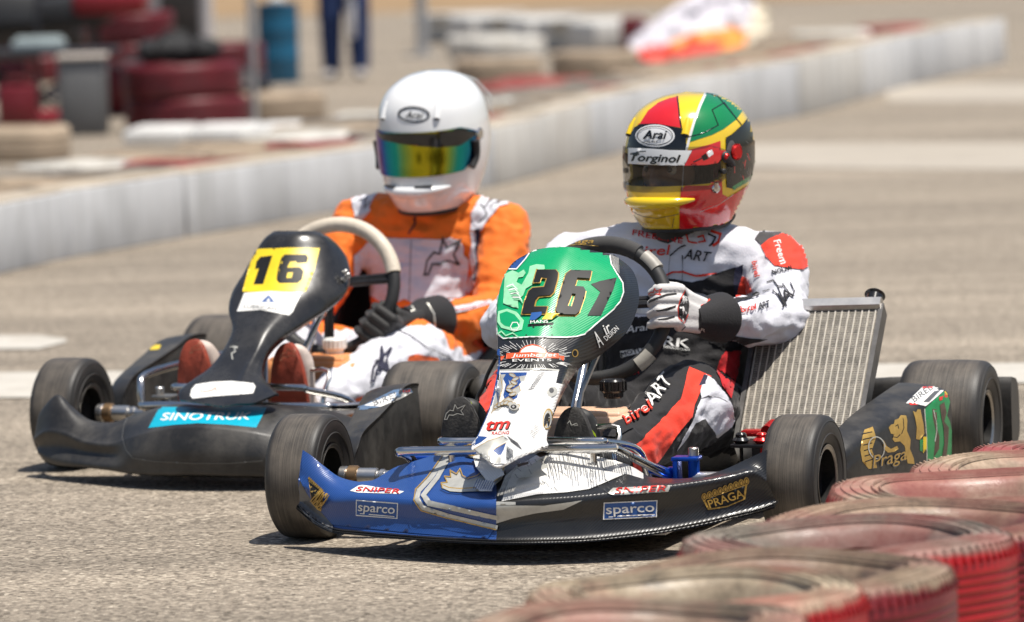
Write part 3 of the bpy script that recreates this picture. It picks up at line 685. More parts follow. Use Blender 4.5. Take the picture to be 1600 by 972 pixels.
P.poly([(463, 690), (478, 700), (520, 735), (560, 754), (618, 748), (616, 726), (670, 712), (716, 696), (775, 705), (776, 785), (776, 823), (762, 842), (700, 838), (640, 833), (520, 820), (508, 806), (492, 788), (480, 770), (470, 752)], carb_blue, step=6)
P.poly([(463, 785), (470, 752), (480, 770), (492, 788), (508, 806), (520, 820), (520, 832), (490, 818)], vin_grey)
# white deck on the left half, scuffed
P.poly([(800, 742), (812, 728), (850, 705), (868, 697), (928, 710), (984, 728), (975, 742), (940, 757), (920, 765), (885, 770), (840, 773), (800, 781), (784, 784), (790, 765)], carb_white, step=3)
P.polys([[(776, 790), (850, 790), (910, 782), (880, 796), (835, 802), (800, 810), (776, 818)], [(776, 785), (776, 790), (806, 789), (806, 785)]], vin_silver)
# silver double line
P.polys(stroke([(702, 706), (690, 725), (672, 750), (655, 768), (652, 780), (662, 793), (700, 805), (776, 824)], 7) + stroke([(710, 703), (697, 725), (684, 748), (668, 768), (662, 776), (672, 787), (710, 794), (776, 808)], 7), vin_silver)
P.polys(stroke([(697, 706), (686, 723), (668, 748), (650, 767), (648, 782), (660, 797), (700, 809), (776, 828)], 1.6), vin_gold)
# clawed paw and mane shapes in silver
paw = [(692, 765), (690, 757), (700, 756), (696, 747), (706, 748), (705, 738), (715, 744), (720, 736), (724, 747), (732, 752), (746, 748), (756, 741), (766, 730), (760, 722), (728, 716), (738, 715), (724, 708), (740, 712), (752, 716), (778, 722), (790, 735), (784, 752), (764, 768), (744, 770), (720, 771), (704, 770)]
P.poly(paw, vin_silver); P.line(paw, 1.6, vin_gold, True)
P.polys([[(738, 722), (752, 716), (772, 722), (784, 738), (790, 750), (776, 757), (768, 764), (760, 757), (752, 748), (744, 738)], [(742, 766), (764, 756), (775, 764), (770, 776), (752, 776)]], carb_white)  # sun glare over the paw, painted in as white patches
for k in range(13): P.line([(780 + k * 2.2, 783 - k * .4), (792 + k * 2.0, 752 - k * 1.5)], 1.0, vin_silver)
for k in range(9): P.line([(742 + k * 3.6, 772 + k * .5), (748 + k * 3.6, 757 + k * .8)], 1.0, carb_blue)
P.polys([[(805, 752), (815, 742), (830, 740), (845, 730), (858, 722), (850, 735), (858, 742), (838, 748), (830, 757), (812, 758)]], vin_silver)
P.polys([[(838, 722), (862, 714), (868, 718), (846, 727)], [(810, 738), (828, 733), (828, 737), (812, 742)]], vin_brown)
for i in range(26):   # scuffs where black shows through
    x = random.uniform(800, 960); y = 724 + random.uniform(0, 40) + abs(x - 880) * 0.05; a = random.uniform(-0.9, -0.4); L_ = random.uniform(4, 12)
    P.line([(x, y), (x + L_ * math.cos(a) * 0.6, y - L_ * math.sin(a))], 0.9, vin_grey)
for k in range(34):   # ribbed hatch showing through the white
    x = 852 + k * 4.2; y0 = 703 + max(0, (x - 868)) * 0.20; L_ = 16 + 12 * abs(math.sin(k * 1.7)); yy = y0 + 6 + 20 * abs(math.sin(k * 0.45))
    if yy + L_ < 768 - max(0, x - 920) * .25: P.line([(x, yy), (x + 5, yy + L_)], 1.1, vin_grey)
for k in range(22): P.line([(782 + k * 3.4, 774 - k * 0.3), (779 + k * 3.4, 783 - k * 0.5)], 1.0, vin_grey)
for k in range(16): P.line([(930 + k * 3.6, 716 + k * 0.9), (934 + k * 3.6, 733 + k * 0.8)], 1.2, vin_black)

def sparco(P_, x0, y0, x1, y1, h, fr_=True):
    if fr_: P_.poly([(x0, y0), (x1, y1), (x1 - 1, y1 + h), (x0 - 1 * (x1 > 1000), y0 + h)], vin_white); P_.poly([(x0 + 1.6, y0 + 1.6), (x1 - 1.6, y1 + 1.6), (x1 - 2.6, y1 + h - 1.6), (x0 + 1, y0 + h - 1.6)], vin_blue)
    dy = (y1 - y0)
    P_.text('sparco', (x0 + 4, y0 + h * 0.66), (x1 - 5, y1 + h * 0.66), h * 0.56, vin_white, bold=0.035)
    P_.line([(x0 + 8, y0 + h * 0.84), (x0 + 14, y0 + h * 0.84 + dy * 0.1)], 1.5, vin_white); P_.line([(x0 + 22, y0 + h * 0.84 + dy * 0.3), (x1 - 5, y1 + h * 0.85)], 1.5, vin_white)
sparco(P, 557, 781, 623, 786, 25)
sparco(P, 943, 785, 1027, 781, 27)
sn = [(547, 768), (560, 760), (566, 759), (575, 760), (632, 769), (624, 773), (560, 771)]
P.poly(sn, vin_white); P.text('SNIPER', (556, 769), (624, 773), 7, vin_red, bold=0.03, shear=0.25)
P.poly([(950, 771), (958, 764), (1048, 759), (1044, 768), (960, 774)], vin_silver); P.text('SNIPER', (960, 772), (1040, 767), 7, vin_red, bold=0.03, shear=0.25)
def crown(P_, pts, txt):
    """gold crown: ball row over an arched band; pts = lower-left, lower-right, upper-left, upper-right"""
    (ax, ay), (bx, by), (cx, cy), (dx, dy) = pts; n = 9
    rad = math.hypot(dx - cx, dy - cy) / n * 0.60
    balls = [(cx + (dx - cx) * i / (n - 1), cy + (dy - cy) * i / (n - 1)) for i in range(n)]
    out = [(cx - rad * .5, cy + rad)] + [(ax, ay), ((ax + bx) / 2 + 1, (ay + by) / 2 + 4), (bx, by)] + [(dx + rad * .5, dy + rad)]
    P_.poly(out, vin_gold); P_.poly([((x - (cx + bx) / 2) * 0.90 + (cx + bx) / 2, (y - (cy + by) / 2) * 0.86 + (cy + by) / 2) for x, y in out], vin_black)
    P_.polys([ellipse(x, y, rad * 0.9, rad * 1.25, n=14) for x, y in balls], vin_gold)
    P_.polys([ellipse(x, y, rad * 0.62, rad * 0.95, n=14) for x, y in balls], vin_black)
    P_.polys([ellipse(x, y, rad * 0.42, rad * 0.7, n=14) for x, y in balls], vin_gold)
    P_.text(txt, (ax + (bx - ax) * 0.04, ay - 3), (bx - (bx - ax) * 0.04, by - 4), math.hypot(cx - ax, cy - ay) * 0.62, vin_gold, bold=0.05)
crown(P, ((1106, 797), (1164, 780), (1100, 776), (1165, 751)), 'PRAGA')
crown(P, ((488, 785), (503, 799), (484, 748), (506, 768)), 'PRAGA')
P.done()

# upright number panel with its wrap-round flanks
fr_rows = [  # left-back, left, centre, right, right-back
    ((736, 700, .345), (778, 729, .385), (856, 696, .345)),
    ((748, 676, .315), (788, 700, .35), (853, 684, .315)),
    ((763, 643, .27), (806, 655, .305), (860, 656, .265)),
    ((773, 606, .215), (822, 610, .25), (874, 612, .205)),
    ((778, 573, .165), (829, 575, .20), (884, 578, .15)),
    ((777, 540, .115), (837, 543, .155), (903, 540, .095)),
    ((776, 505, .065), (848, 508, .105), (932, 512, .04)),
    ((777, 470, .005), (860, 472, .05), (960, 480, -.02)),
    ((786, 435, -.05), (868, 437, -.005), (973, 445, -.075)),
    ((802, 410, -.10), (876, 408, -.055), (968, 418, -.115)),
    ((836, 391, -.135), (888, 386, -.10), (945, 396, -.15))]
rights = [(857, 694, .33), (856, 682, .29), (864, 652, .235), (880, 615, .16), (903, 578, .09), (938, 555, .03), (978, 520, -.03), (996, 482, -.09), (998, 452, -.13), (988, 422, -.16), (960, 398, -.175)]
rows = []
for (l, c, r_), rb_ in zip(fr_rows, rights):
    Lp, Cp, Rp, RB = (A.at(q[0], q[1], x=q[2]) for q in (l, c, r_, rb_))
    LB = np.array([RB[0], 2 * Cp[1] - RB[1], RB[2]]); LB[1] = max(LB[1], Lp[1] - 0.015); LB[0] = Lp[0] - 0.06
    rows.append([LB, Lp * 0.97 + LB * 0.03, Lp * 0.85 + Cp * 0.15 + np.array([.006, 0, 0.002]), Lp * 0.45 + Cp * 0.55 + np.array([.008, 0, .003]), Cp, Rp * 0.45 + Cp * 0.55 + np.array([.008, 0, .003]), Rp * 0.88 + Cp * 0.12 + np.array([.006, 0, 0.002]), Rp * 0.96 + RB * 0.04, Rp * 0.5 + RB * 0.5, RB])
panA = shell('number_panel', rows, 70, 80, [carb_black, carb_white, carb_green, carb_blue], kA, A, 0.005, fmf=lambda i, j: (0 if j < 9 else (3 if j < 14 and i < 28 else (1 if i < 23 and j < 69 else (2 if i > 39 and j < 42 and i < 58 else (2 if 42 > j > 20 and i >= 58 else 0))))))
P = Prints(panA, A, (740, 360), 4.859)
green = [(440, 162), (520, 140), (600, 128), (760, 122), (900, 137), (1030, 178), (1045, 260), (1130, 400), (1135, 470), (1110, 540), (1060, 600), (940, 700), (840, 790), (780, 808), (700, 815), (440, 812), (230, 825), (185, 790), (172, 640), (180, 560), (200, 450), (235, 330), (250, 300), (330, 300), (400, 220)]
P.poly([(235, 330), (262, 268), (350, 190), (440, 158), (440, 200), (350, 330)], carb_blue)
P.poly(green, carb_green); P.line(green, 9, vin_white, True)
# foliage-like lion shapes at the left edge
P.poly([(240, 340), (300, 310), (345, 330), (385, 305), (400, 330), (380, 360), (345, 365), (330, 400), (370, 420), (420, 330), (430, 280), (480, 265), (540, 270), (545, 300), (490, 320), (480, 370), (450, 420), (400, 450), (380, 500), (340, 540), (345, 600), (300, 590), (230, 560), (235, 450)], vin_lgreen)
for a in range(9): P.line([(250 + a * 8, 420 + a * 14), (290 + a * 9, 400 + a * 17), (330 + a * 6, 440 + a * 15)], 8, vin_white if a % 2 else vin_lgreen)
P.poly([(190, 620), (260, 600), (330, 625), (385, 690), (370, 760), (310, 775), (270, 760), (215, 745), (185, 700)], vin_lgreen)
P.poly([(200, 640), (255, 620), (315, 645), (355, 695), (345, 735), (300, 745), (240, 730), (205, 700)], carb_green)
P.line([(285, 735), (300, 705), (335, 705), (350, 735), (330, 765), (295, 762), (285, 735)], 6, vin_white)
P.line([(190, 790), (215, 770), (250, 805), (300, 785), (340, 815)], 10, vin_lgreen)
two = [(487, 312), (625, 312), (643, 335), (640, 375), (612, 475), (585, 505), (500, 512), (478, 540), (465, 592), (562, 592), (548, 642), (372, 645), (392, 560), (425, 475), (455, 450), (540, 443), (562, 378), (520, 372), (508, 408), (460, 410)]
six = [(735, 315), (893, 318), (880, 378), (785, 372), (765, 435), (830, 440), (848, 470), (840, 510), (800, 625), (770, 650), (645, 648), (622, 620), (640, 540), (665, 450), (700, 345)]
sixh = [(745, 492), (772, 496), (740, 590), (708, 586)]
P.line(two, 15, vin_gold, True); P.line(six, 15, vin_gold, True); P.line(sixh, 12, vin_gold, True)
P.poly([(890, 412), (960, 388), (1085, 362), (1060, 450), (965, 650), (862, 650), (935, 520), (960, 470)], vin_black)
P.poly(two, vin_black); P.seg(seg_of(six) + seg_of(sixh), vin_black)
P.polys([[(445, 640), (520, 632), (520, 655), (470, 695), (430, 695)]], vin_blue); P.polys([[(560, 640), (650, 645), (590, 690), (520, 690)]], vin_yellow)
P.poly([(415, 712), (610, 700), (600, 722), (410, 735)], vin_black); P.text('MANS', (438, 722), (565, 715), 22, vin_white, bold=0.05)
P.polys([ellipse(400, 797, 7, 6, n=8), ellipse(595, 797, 7, 6, n=8), ellipse(455, 738, 8, 7, n=8), ellipse(590, 738, 8, 7, n=8)], vin_black)
P.poly([(1035, 185), (1100, 215), (1090, 330), (1060, 270)], vin_grey)
for k in range(7): P.line([(1040 + k * 9, 190 + k * 4), (1060 + k * 7, 270 + k * 10)], 3, vin_silver)
# flank lettering
P.text('A', (950, 890), (985, 865), 120, vin_white, bold=0.02, shear=0.5); P.text('ir', (1000, 790), (1048, 755), 75, vin_white, bold=0.03, shear=0.3); P.text('DESIGN', (1002, 838), (1098, 752), 38, vin_white, bold=0.02)
P.view((680, 540), 4.86)
# sponsor band under the green
P.poly([(492, 28), (950, 25), (985, 60), (930, 180), (700, 178), (492, 182)], vin_black)
for k in range(34):
    a = math.pi * (0.02 + 0.96 * k / 33); r0 = 150 + 60 * random.random(); r1 = r0 + 30 + 60 * random.random()
    P.line([(740 + math.cos(a) * r0 * 1.25, 110 - math.sin(a) * r0 * 0.55), (740 + math.cos(a) * r1 * 1.25, 110 - math.sin(a) * r1 * 0.55)], 3, vin_white)
    P.line([(740 + math.cos(a) * r0 * 1.3, 125 + math.sin(a) * 22), (740 + math.cos(a) * r1 * 1.25, 128 + math.sin(a) * 48)], 3, vin_white)
P.poly([(640 + 0, 62), (650, 35), (680, 12), (720, -2), (760, -2), (800, 10), (840, 35), (850, 62)], vin_white)
P.line([(640, 60), (655, 32), (690, 8), (740, -4), (790, 8), (830, 32), (845, 60)], 9, vin_orange)
P.poly([(498, 85), (530, 78), (520, 100), (500, 118)], vin_orange); P.poly([(980, 82), (940, 78), (950, 100), (972, 118)], vin_orange)
P.poly([(545, 62), (740, 52), (935, 62), (940, 100), (740, 94), (540, 104)], vin_orange)
P.text('Jumbo Jet', (582, 91), (920, 86), 27, vin_white, bold=0.05, shear=0.2)
P.text('EVENTS', (590, 126), (880, 122), 20, vin_white, bold=0.06)
P.polys(stroke([(490, 190), (620, 183), (800, 178), (935, 190)], 12), vin_silver)
# white and blue lower half
P.poly([(478, 30), (495, 30), (492, 190), (470, 330), (430, 460), (370, 590), (300, 700), (275, 780), (262, 760), (345, 590), (430, 400), (470, 210)], carb_blue)
P.poly([(492, 196), (935, 196), (920, 260), (905, 330), (880, 390), (850, 480), (835, 590), (830, 660), (838, 800), (780, 825), (700, 860), (590, 905), (500, 900), (430, 905), (360, 860), (285, 800), (275, 760), (330, 690), (400, 590), (450, 470), (485, 330)], carb_white)
P.polys([[(497, 210), (700, 208), (690, 240), (640, 300), (625, 400), (590, 420), (560, 460), (540, 440), (520, 380), (540, 300)], [(300, 690), (370, 695), (400, 700), (350, 740), (300, 765), (280, 760)], [(440, 790), (540, 740), (520, 800), (500, 835), (450, 830)]], carb_blue)
P.polys([[(500, 225), (540, 222), (520, 260), (515, 330), (490, 420), (430, 520), (455, 400), (480, 300)], [(560, 262), (580, 295), (620, 290), (640, 260), (620, 300), (600, 318), (570, 305)], [(640, 240), (690, 232), (680, 270), (650, 280)], [(590, 340), (640, 310), (650, 350), (610, 390), (560, 380)], [(520, 420), (560, 395), (600, 420), (570, 450), (520, 470), (480, 500), (450, 500), (480, 450)],
         [(300, 790), (400, 730), (520, 690), (560, 720), (500, 750), (430, 800), (470, 830), (500, 860), (500, 895), (430, 895)]], vin_silver)
P.polys(stroke([(500, 225), (515, 330), (490, 420), (430, 520)], 4) + stroke([(590, 340), (640, 310), (650, 350)], 4) + stroke([(450, 500), (520, 420), (560, 395), (600, 420)], 4) + stroke([(300, 790), (400, 730), (520, 690)], 4) + stroke([(430, 800), (540, 740)], 4), vin_gold)
P.poly([(385, 625), (400, 600), (450, 560), (590, 548), (585, 600), (575, 660), (440, 680), (375, 668), (380, 650)], vin_white)
P.text('tm', (400, 655), (575, 640), 88, vin_black, bold=0.10, shear=0.4); P.text('tm', (396, 648), (570, 632), 84, vin_red, bold=0.07, shear=0.4); P.text('RACING', (432, 684), (566, 676), 24, vin_red, bold=0.03, shear=0.2)
for (x0, y0, n, dx, dy, L_, an) in ((790, 215, 14, -6.5, 10, 46, -0.25), (745, 440, 10, -6.5, 7, 46, -0.9), (760, 600, 9, -5.5, 8, 60, 0.95), (545, 770, 12, 0, 9, 60, 0.6), (550, 690, 12, 7, 5, 60, 1.0)):
    for k in range(n): x = x0 + dx * k; y = y0 + dy * k; P.line([(x, y), (x + L_ * math.cos(an), y + L_ * math.sin(an))], 3.5, vin_grey)
for k in range(7): P.polys([ellipse(470 + k * 26, 470 - 22 * math.sin(k * .6), 22, 13, -30, 12)], vin_silver); P.line(ellipse(470 + k * 26, 470 - 22 * math.sin(k * .6), 22, 13, -30, 12), 3, vin_gold, True)
for k in range(6): P.polys([ellipse(590 + 24 * math.sin(k * 1.3), 230 + k * 30, 26, 12, 25 * (-1) ** k, 12)], vin_silver); P.line(ellipse(590 + 24 * math.sin(k * 1.3), 230 + k * 30, 26, 12, 25 * (-1) ** k, 12), 3, vin_gold, True)
for k in range(16): P.line([(445 + k * 3, 330 + k * 3), (500 - k * 1, 336 + k * 10)], 2.2, vin_grey if k % 2 else carb_blue)
P.poly(ellipse(603, 483, 34, 26), vin_silver); P.poly(ellipse(602, 486, 22, 17), vin_black); P.poly(ellipse(600, 484, 9, 8), alu)
P.poly(ellipse(850, 560, 36, 80, 8), vin_gold); P.poly(ellipse(848, 562, 29, 70, 8), vin_silver); P.poly(ellipse(845, 575, 22, 60, 8), vin_black)
P.poly(ellipse(885, 355, 42, 34, -40), vin_silver); P.poly(ellipse(880, 345, 18, 20), vin_grey)
P.poly(ellipse(1062, 58, 24, 30), vin_gold); P.poly(ellipse(1060, 58, 17, 23), vin_black)
P.polys([[(800, 770), (838, 780), (840, 810), (800, 822), (785, 800), (812, 800)], [(700, 845), (760, 815), (770, 825), (700, 860)]], vin_black)
P.done()
m = MB()
for q in ((1195, 590), (1180, 600), (1205, 605)): m.disc(A.at(740 + q[0] / 4.859, 360 + q[1] / 4.859, x=-.135) + np.array([0.01, 0.004, 0]), (0.6, 0.7, 0), 0.007, 0.012, 12)
m.build('panel_bolt', alu, panA)
# support struts behind the panel
m = MB()
for s_ in (-1, 1): m.tube([(-0.14, s_ * 0.10, 0.45), (-0.05, s_ * 0.05, 0.30), (0.02, s_ * 0.03, 0.10)], 0.006, 8)
m.tube([(-0.14, -0.10, 0.45), (-0.14, 0.10, 0.45)], 0.006, 8); m.build('panel_bracket', alu, kA)

# front bumper tubes
m = MB(); m.tube([(-0.02, -0.215, 0.12), (0.02, -0.205, 0.205), (0.15, -0.19, 0.219), (0.15, -0.1, 0.22), (0.15, 0.125, 0.221), (0.13, 0.155, 0.216), (0.03, 0.19, 0.19), (-0.02, 0.20, 0.12)], 0.0085, 12, res=5)
m.tube([(0.0, -0.27, 0.12), (0.12, -0.272, 0.185), (0.20, -0.265, 0.203), (0.205, -0.20, 0.206), (0.205, 0.16, 0.212), (0.19, 0.185, 0.211), (0.12, 0.205, 0.185), (0.03, 0.24, 0.145)], 0.0095, 12, res=5)
for y in (-0.16, 0.14): m.tube([(0.18, y, 0.205), (0.17, y, 0.06)], 0.007, 10)
m.build('front_bumper', chrome, kA)
m = MB(); m.tube([(0.05, 0.225, 0.155), (0.0, 0.252, 0.135)], 0.0115, 14); m.disc((0.0, 0.256, 0.135), (0, 0, 1), 0.012, 0.034, 14)
m.tube([(-0.01, 0.26, 0.10), (-0.0, 0.33, 0.125)], 0.012, 12); m.build('steering_bracket', blue_ano, kA)

# radiator leaning beside the seat
def rad_pt(u, v, n=0.0):
    b0 = np.array([-0.50, 0.262, 0.148]); b1 = np.array([-0.50, 0.515, 0.152]); t0 = np.array([-0.78, 0.25, 0.425]); t1 = np.array([-0.78, 0.512, 0.43])
    p = (b0 * (1 - u) + b1 * u) * (1 - v) + (t0 * (1 - u) + t1 * u) * v; return p + np.array([0.70, 0, 0.71]) * n
def slab(m, u0, u1, v0, v1, n0, n1):
    V = [rad_pt(u, v, n) for n in (n0, n1) for u, v in ((u0, v0), (u1, v0), (u1, v1), (u0, v1))]
    m.add(V, [(0, 3, 2, 1), (4, 5, 6, 7), (0, 1, 5, 4), (1, 2, 6, 5), (2, 3, 7, 6), (3, 0, 4, 7)])
fin = bpy.data.materials.new('radiator_fins'); fin.use_nodes = True; t = fin.node_tree; p = t.nodes['Principled BSDF']
tc = nn(t, 'ShaderNodeTexCoord'); wv = nn(t, 'ShaderNodeTexWave'); wv.bands_direction = 'Z'; wv.inputs['Scale'].default_value = 90; wv.inputs['Distortion'].default_value = 3; wv.inputs['Detail Scale'].default_value = 6; t.links.new(tc.outputs['Object'], wv.inputs['Vector'])
n_ = nn(t, 'ShaderNodeTexNoise'); n_.inputs['Scale'].default_value = 40; n_.inputs['Detail'].default_value = 5; t.links.new(tc.outputs['Object'], n_.inputs['Vector'])
mm = nn(t, 'ShaderNodeMath', operation='MULTIPLY'); t.links.new(wv.outputs[0], mm.inputs[0]); t.links.new(n_.outputs[0], mm.inputs[1])
rp = nn(t, 'ShaderNodeValToRGB'); rp.color_ramp.elements[0].color = (0.03, 0.028, 0.024, 1); rp.color_ramp.elements[1].color = (0.34, 0.31, 0.26, 1); rp.color_ramp.elements[1].position = 0.55
t.links.new(mm.outputs[0], rp.inputs[0]); t.links.new(rp.outputs[0], p.inputs['Base Color']); p.inputs['Metallic'].default_value = 0.5; p.inputs['Roughness'].default_value = 0.5
m = MB(); slab(m, 0.0, 1.0, 0.02, 0.93, -0.035, 0.0); rad = m.build('radiator', fin, kA, smooth=False)
m = MB()
for k in range(18): u = 0.015 + 0.97 * k / 17; slab(m, u - 0.005, u + 0.005, 0.02, 0.93, 0.0, 0.0022)
m.build('cooling_tube', pm('tube_alloy', (0.52, 0.48, 0.41, 1), 0.4, 0.45, 0.25, 60), rad, smooth=False)
def tank_bar(m, v0, v1):
    pts = [(-0.04, -0.002), (-0.012, 0.006), (0.006, 0.004), (0.010, -0.01), (0.006, -0.045), (-0.04, -0.045)]
    V = []
    for u in (-0.02, 1.02):
        for vv, n in ((v0, -0.042), (v0, 0.006), (v0 + 0.15 * (v1 - v0), 0.012), (v1 - 0.15 * (v1 - v0), 0.012), (v1, 0.004), (v1, -0.042)): V.append(rad_pt(u, vv, n))
    m.add(V, [tuple(range(6))[::-1], tuple(range(6, 12))] + [(i, (i + 1) % 6, (i + 1) % 6 + 6, i + 6) for i in range(6)])
for v0, v1 in ((0.925, 1.0), (-0.045, 0.02)): m = MB(); tank_bar(m, v0, v1); m.build('header_tank', alu, rad, auto=40)
for u0, u1 in ((-0.045, -0.004), (1.004, 1.045)): m = MB(); slab(m, u0, u1, 0.0, 0.96, -0.036, 0.004); m.build('side_plate', pm('worn_side_plate', (0.13, 0.125, 0.12, 1), 0.45, 0.7, 0.3, 30), rad, smooth=False)
m = MB(); c_ = rad_pt(0.93, 1.03, -0.02); m.disc(c_, (-0.75, 0, 0.66), 0.019, 0.035, 20); m.disc(rad_pt(0.93, 1.07, -0.02), (-0.75, 0, 0.66), 0.023, 0.014, 20, 0.3); m.build('radiator_cap', black_gloss, rad)
m = MB(); m.tube([rad_pt(0.1, 0.5, -0.03), (-0.86, 0.245, 0.22), (-0.98, 0.24, 0.16), (-1.15, 0.05, 0.20), (-1.12, -0.25, 0.25), (-0.86, -0.34, 0.31)], 0.011, 10, res=4); m.build('coolant_hose', pm('dark_blue_hose', (0.01, 0.03, 0.10, 1), 0.4), rad)
# knobs and levers left of the seat
m = MB(); m.mi = 0; m.box((-0.42, 0.33, 0.155), (0.12, 0.10, 0.008), bev=0.003); m.box((-0.40, 0.33, 0.10), (0.02, 0.02, 0.10))
m.build('control_plate', dark_metal, kA)
for y, mt in ((0.345, red_ano), (0.300, black_gloss)):
    m = MB(); m.disc((-0.38, y, 0.166), (0, 0, 1), 0.019, 0.012, 20, .3); m.disc((-0.38, y, 0.176), (0, 0, 1), 0.012, 0.012, 20, .3); m.tube([(-0.38, y, 0.155), (-0.38, y, 0.06)], 0.004, 8); m.build('adjuster_knob', mt, kA)
m = MB(); m.tube([(-0.46, 0.335, 0.175), (-0.50, 0.34, 0.185)], 0.014, 12); m.box((-0.47, 0.30, 0.172), (0.04, 0.04, 0.014), bev=0.004); m.build('water_pump', red_ano, kA)
# ignition lead hanging by the right flank
m = MB(); m.tube([A.at(775, 560, x=-.15), A.at(762, 585, x=-.15), A.at(755, 605, x=-.15), A.at(745, 625, x=-.15), A.at(744, 665, x=-.12)], 0.0042, 8, res=5); m.build('brake_cable', black_rub, kA)

# pods
podL = side_pod(kA, A, 1, black_pl); podR = side_pod(kA, A, -1, black_pl)
P = Prints(podL, A, (1380, 550), 4.227)
P.poly([(272, 378), (300, 350), (400, 262), (425, 285), (440, 330), (420, 420), (440, 460), (452, 520), (450, 760), (288, 760), (285, 560), (275, 460)], vin_green)
P.poly([(150, 340), (200, 290), (262, 230), (395, 228), (400, 255), (350, 300), (280, 358), (225, 345)], vin_white)
P.poly([(165, 335), (210, 338), (228, 350), (180, 352)], vin_red); P.poly([(262, 230), (330, 230), (325, 240), (255, 242)], vin_red)
P.text('BIREL', (205, 335), (330, 245), 38, vin_grey, bold=0.03)
P.poly([(335, 262), (378, 254), (300, 330), (262, 332)], vin_grey)
P.polys([[(365, 300), (395, 290), (385, 318), (368, 322)], [(402, 262), (422, 262), (424, 300), (405, 300)]], vin_red); P.polys([[(405, 258), (422, 258), (425, 282), (410, 282)]], vin_yellow)
P.polys([[(322, 375), (350, 380), (355, 440), (345, 470), (370, 560), (368, 640), (330, 700), (340, 600), (345, 520), (325, 430)], [(370, 350), (400, 330), (415, 400), (400, 460), (430, 500), (425, 600), (415, 690), (385, 690), (400, 600), (395, 500), (380, 430)]], vin_brown)
P.line([(332, 385), (350, 470), (352, 520), (340, 590)], 6, vin_silver)
P.line([(272, 378), (285, 560), (288, 760)], 7, vin_silver)
lion = [(75, 450), (100, 440), (115, 418), (150, 420), (158, 450), (155, 520), (180, 580), (175, 640), (200, 700), (205, 740), (160, 735), (150, 680), (140, 620), (110, 590), (75, 595), (60, 575), (70, 545), (50, 540), (35, 500), (50, 480), (70, 475)]
P.poly(lion, vin_gold); P.poly([(195, 390), (215, 400), (225, 380), (245, 380), (250, 410), (265, 480), (270, 540), (240, 580), (215, 575), (220, 500), (210, 440)], vin_gold)
P.poly([(0, 580), (20, 620), (50, 640), (90, 620), (100, 640), (70, 660), (30, 665), (0, 640)], vin_gold)
P.line([(80, 490), (95, 480), (100, 505)], 5, vin_black); P.line([(130, 440), (135, 500), (120, 540)], 5, vin_black); P.line([(60, 560), (90, 565), (110, 545)], 5, vin_black)
P.polys([[(262, 560), (285, 560), (285, 640), (262, 670)]], vin_yellow); P.polys([[(240, 580), (262, 575), (258, 660), (240, 650)]], vin_green)
P.view((1120, 420), 3.0375)
P.polys([[(700, 765), (740, 750), (755, 800), (735, 860), (750, 900), (760, 945), (720, 950), (690, 915), (680, 860), (690, 800)]], vin_gold)
for k in range(6): P.line([(690 + k * 3, 785 + k * 26), (735, 775 + k * 26)], 5, vin_black)
P.line(ellipse(755, 850, 38, 52, -10), 5, vin_silver, True)
P.text('Praga', (735, 950), (900, 905), 62, vin_grey, bold=0.02, shear=0.4); P.text('Praga', (738, 946), (902, 902), 58, vin_gold, bold=-0.01, shear=0.4)
P.done()
P = Prints(podR, A, (400, 600), 3.2)
P.poly([(450, 130), (540, 105), (690, 30), (770, 22), (785, 42), (700, 75), (625, 115), (540, 130)], pm('steel_blue_print', (0.10, 0.17, 0.28, 1), 0.4)); P.poly([(540, 108), (700, 45), (780, 42), (720, 75), (625, 115)], vin_white); P.poly([(725, 30), (770, 26), (768, 40), (728, 42)], vin_red)
P.text('BIREL', (590, 112), (720, 62), 30, vin_grey, bold=0.03)
P.done()

# ------------------------------------------------------------ black kart with number 16
B = Frame(-0.556, 12.465, 21.88)
kB = empty('racing_kart', tuple(B.b), B.rz)
tag(kB, 'black racing kart with yellow 16 plate and turquoise nose sticker', 'kart', 'racing karts on the track')
SWB = kart_common(kB, (-0.41, -0.026, 0.392), 18, 0.158, (-1.0, -1.0), 0.53, 0.60, (0.0, 0.0, 0.07), ((-0.25, 0.0, 0.165), (0.18, 0.26, 0.15), tank_or, vin_white, (-0.28, 0.03, 0.27)))
half = [((310, 741, .435), (309, 664, .42), (335, 634, .20)), ((250, 741, .425), (251, 669, .405), (272, 632, .19)), ((205, 739, .40), (207, 680, .375), (215, 646, .18)),
        ((168, 733, .365), (172, 690, .335), (178, 660, .19)), ((130, 729, .325), (133, 686, .30), (140, 656, .20)), ((100, 727, .29), (100, 672, .27), (110, 632, .205)),
        ((78, 723, .255), (72, 670, .245), (90, 615, .20)), ((62, 710, .22), (53, 684, .215), (68, 638, .195)), ((60, 703, .185), (57, 684, .185), (66, 650, .185))]
def nose_rows(fr, half):
    cols = []
    for i, (b_, c_, t_) in enumerate(half):
        B_, C_, T_ = (fr.at(q[0], q[1], x=q[2]) for q in (b_, c_, t_)); a = i / (len(half) - 1)
        pan = 1.0 if i <= 2 else 0.0
        cols.append([B_ + np.array([-.06, 0, .005]), B_ + np.array([-.008, 0, -.004]), B_ * .86 + C_ * .14 + np.array([.004, 0, 0]), B_ * .5 + C_ * .5 + np.array([.012 - .02 * (1 - pan), 0, 0]), B_ * .12 + C_ * .88 + np.array([.004, 0, 0]), C_ * .93 + T_ * .07, C_ * .5 + T_ * .5 + np.array([0, 0, .014]), C_ * .12 + T_ * .88 + np.array([0, 0, .006]), T_ + np.array([-.012, 0, -.008])])
    y0 = cols[0][2][1]
    right = [[p - np.array([0, y0 * (1 - i / 4) if i < 4 else 0, 0]) for p in c] for i, c in enumerate(cols)]
    left = [[p * np.array([1, -1, 1]) for p in c] for c in right[1:]]
    allc = right[::-1] + left
    return [[c[k] for c in allc] for k in range(9)]
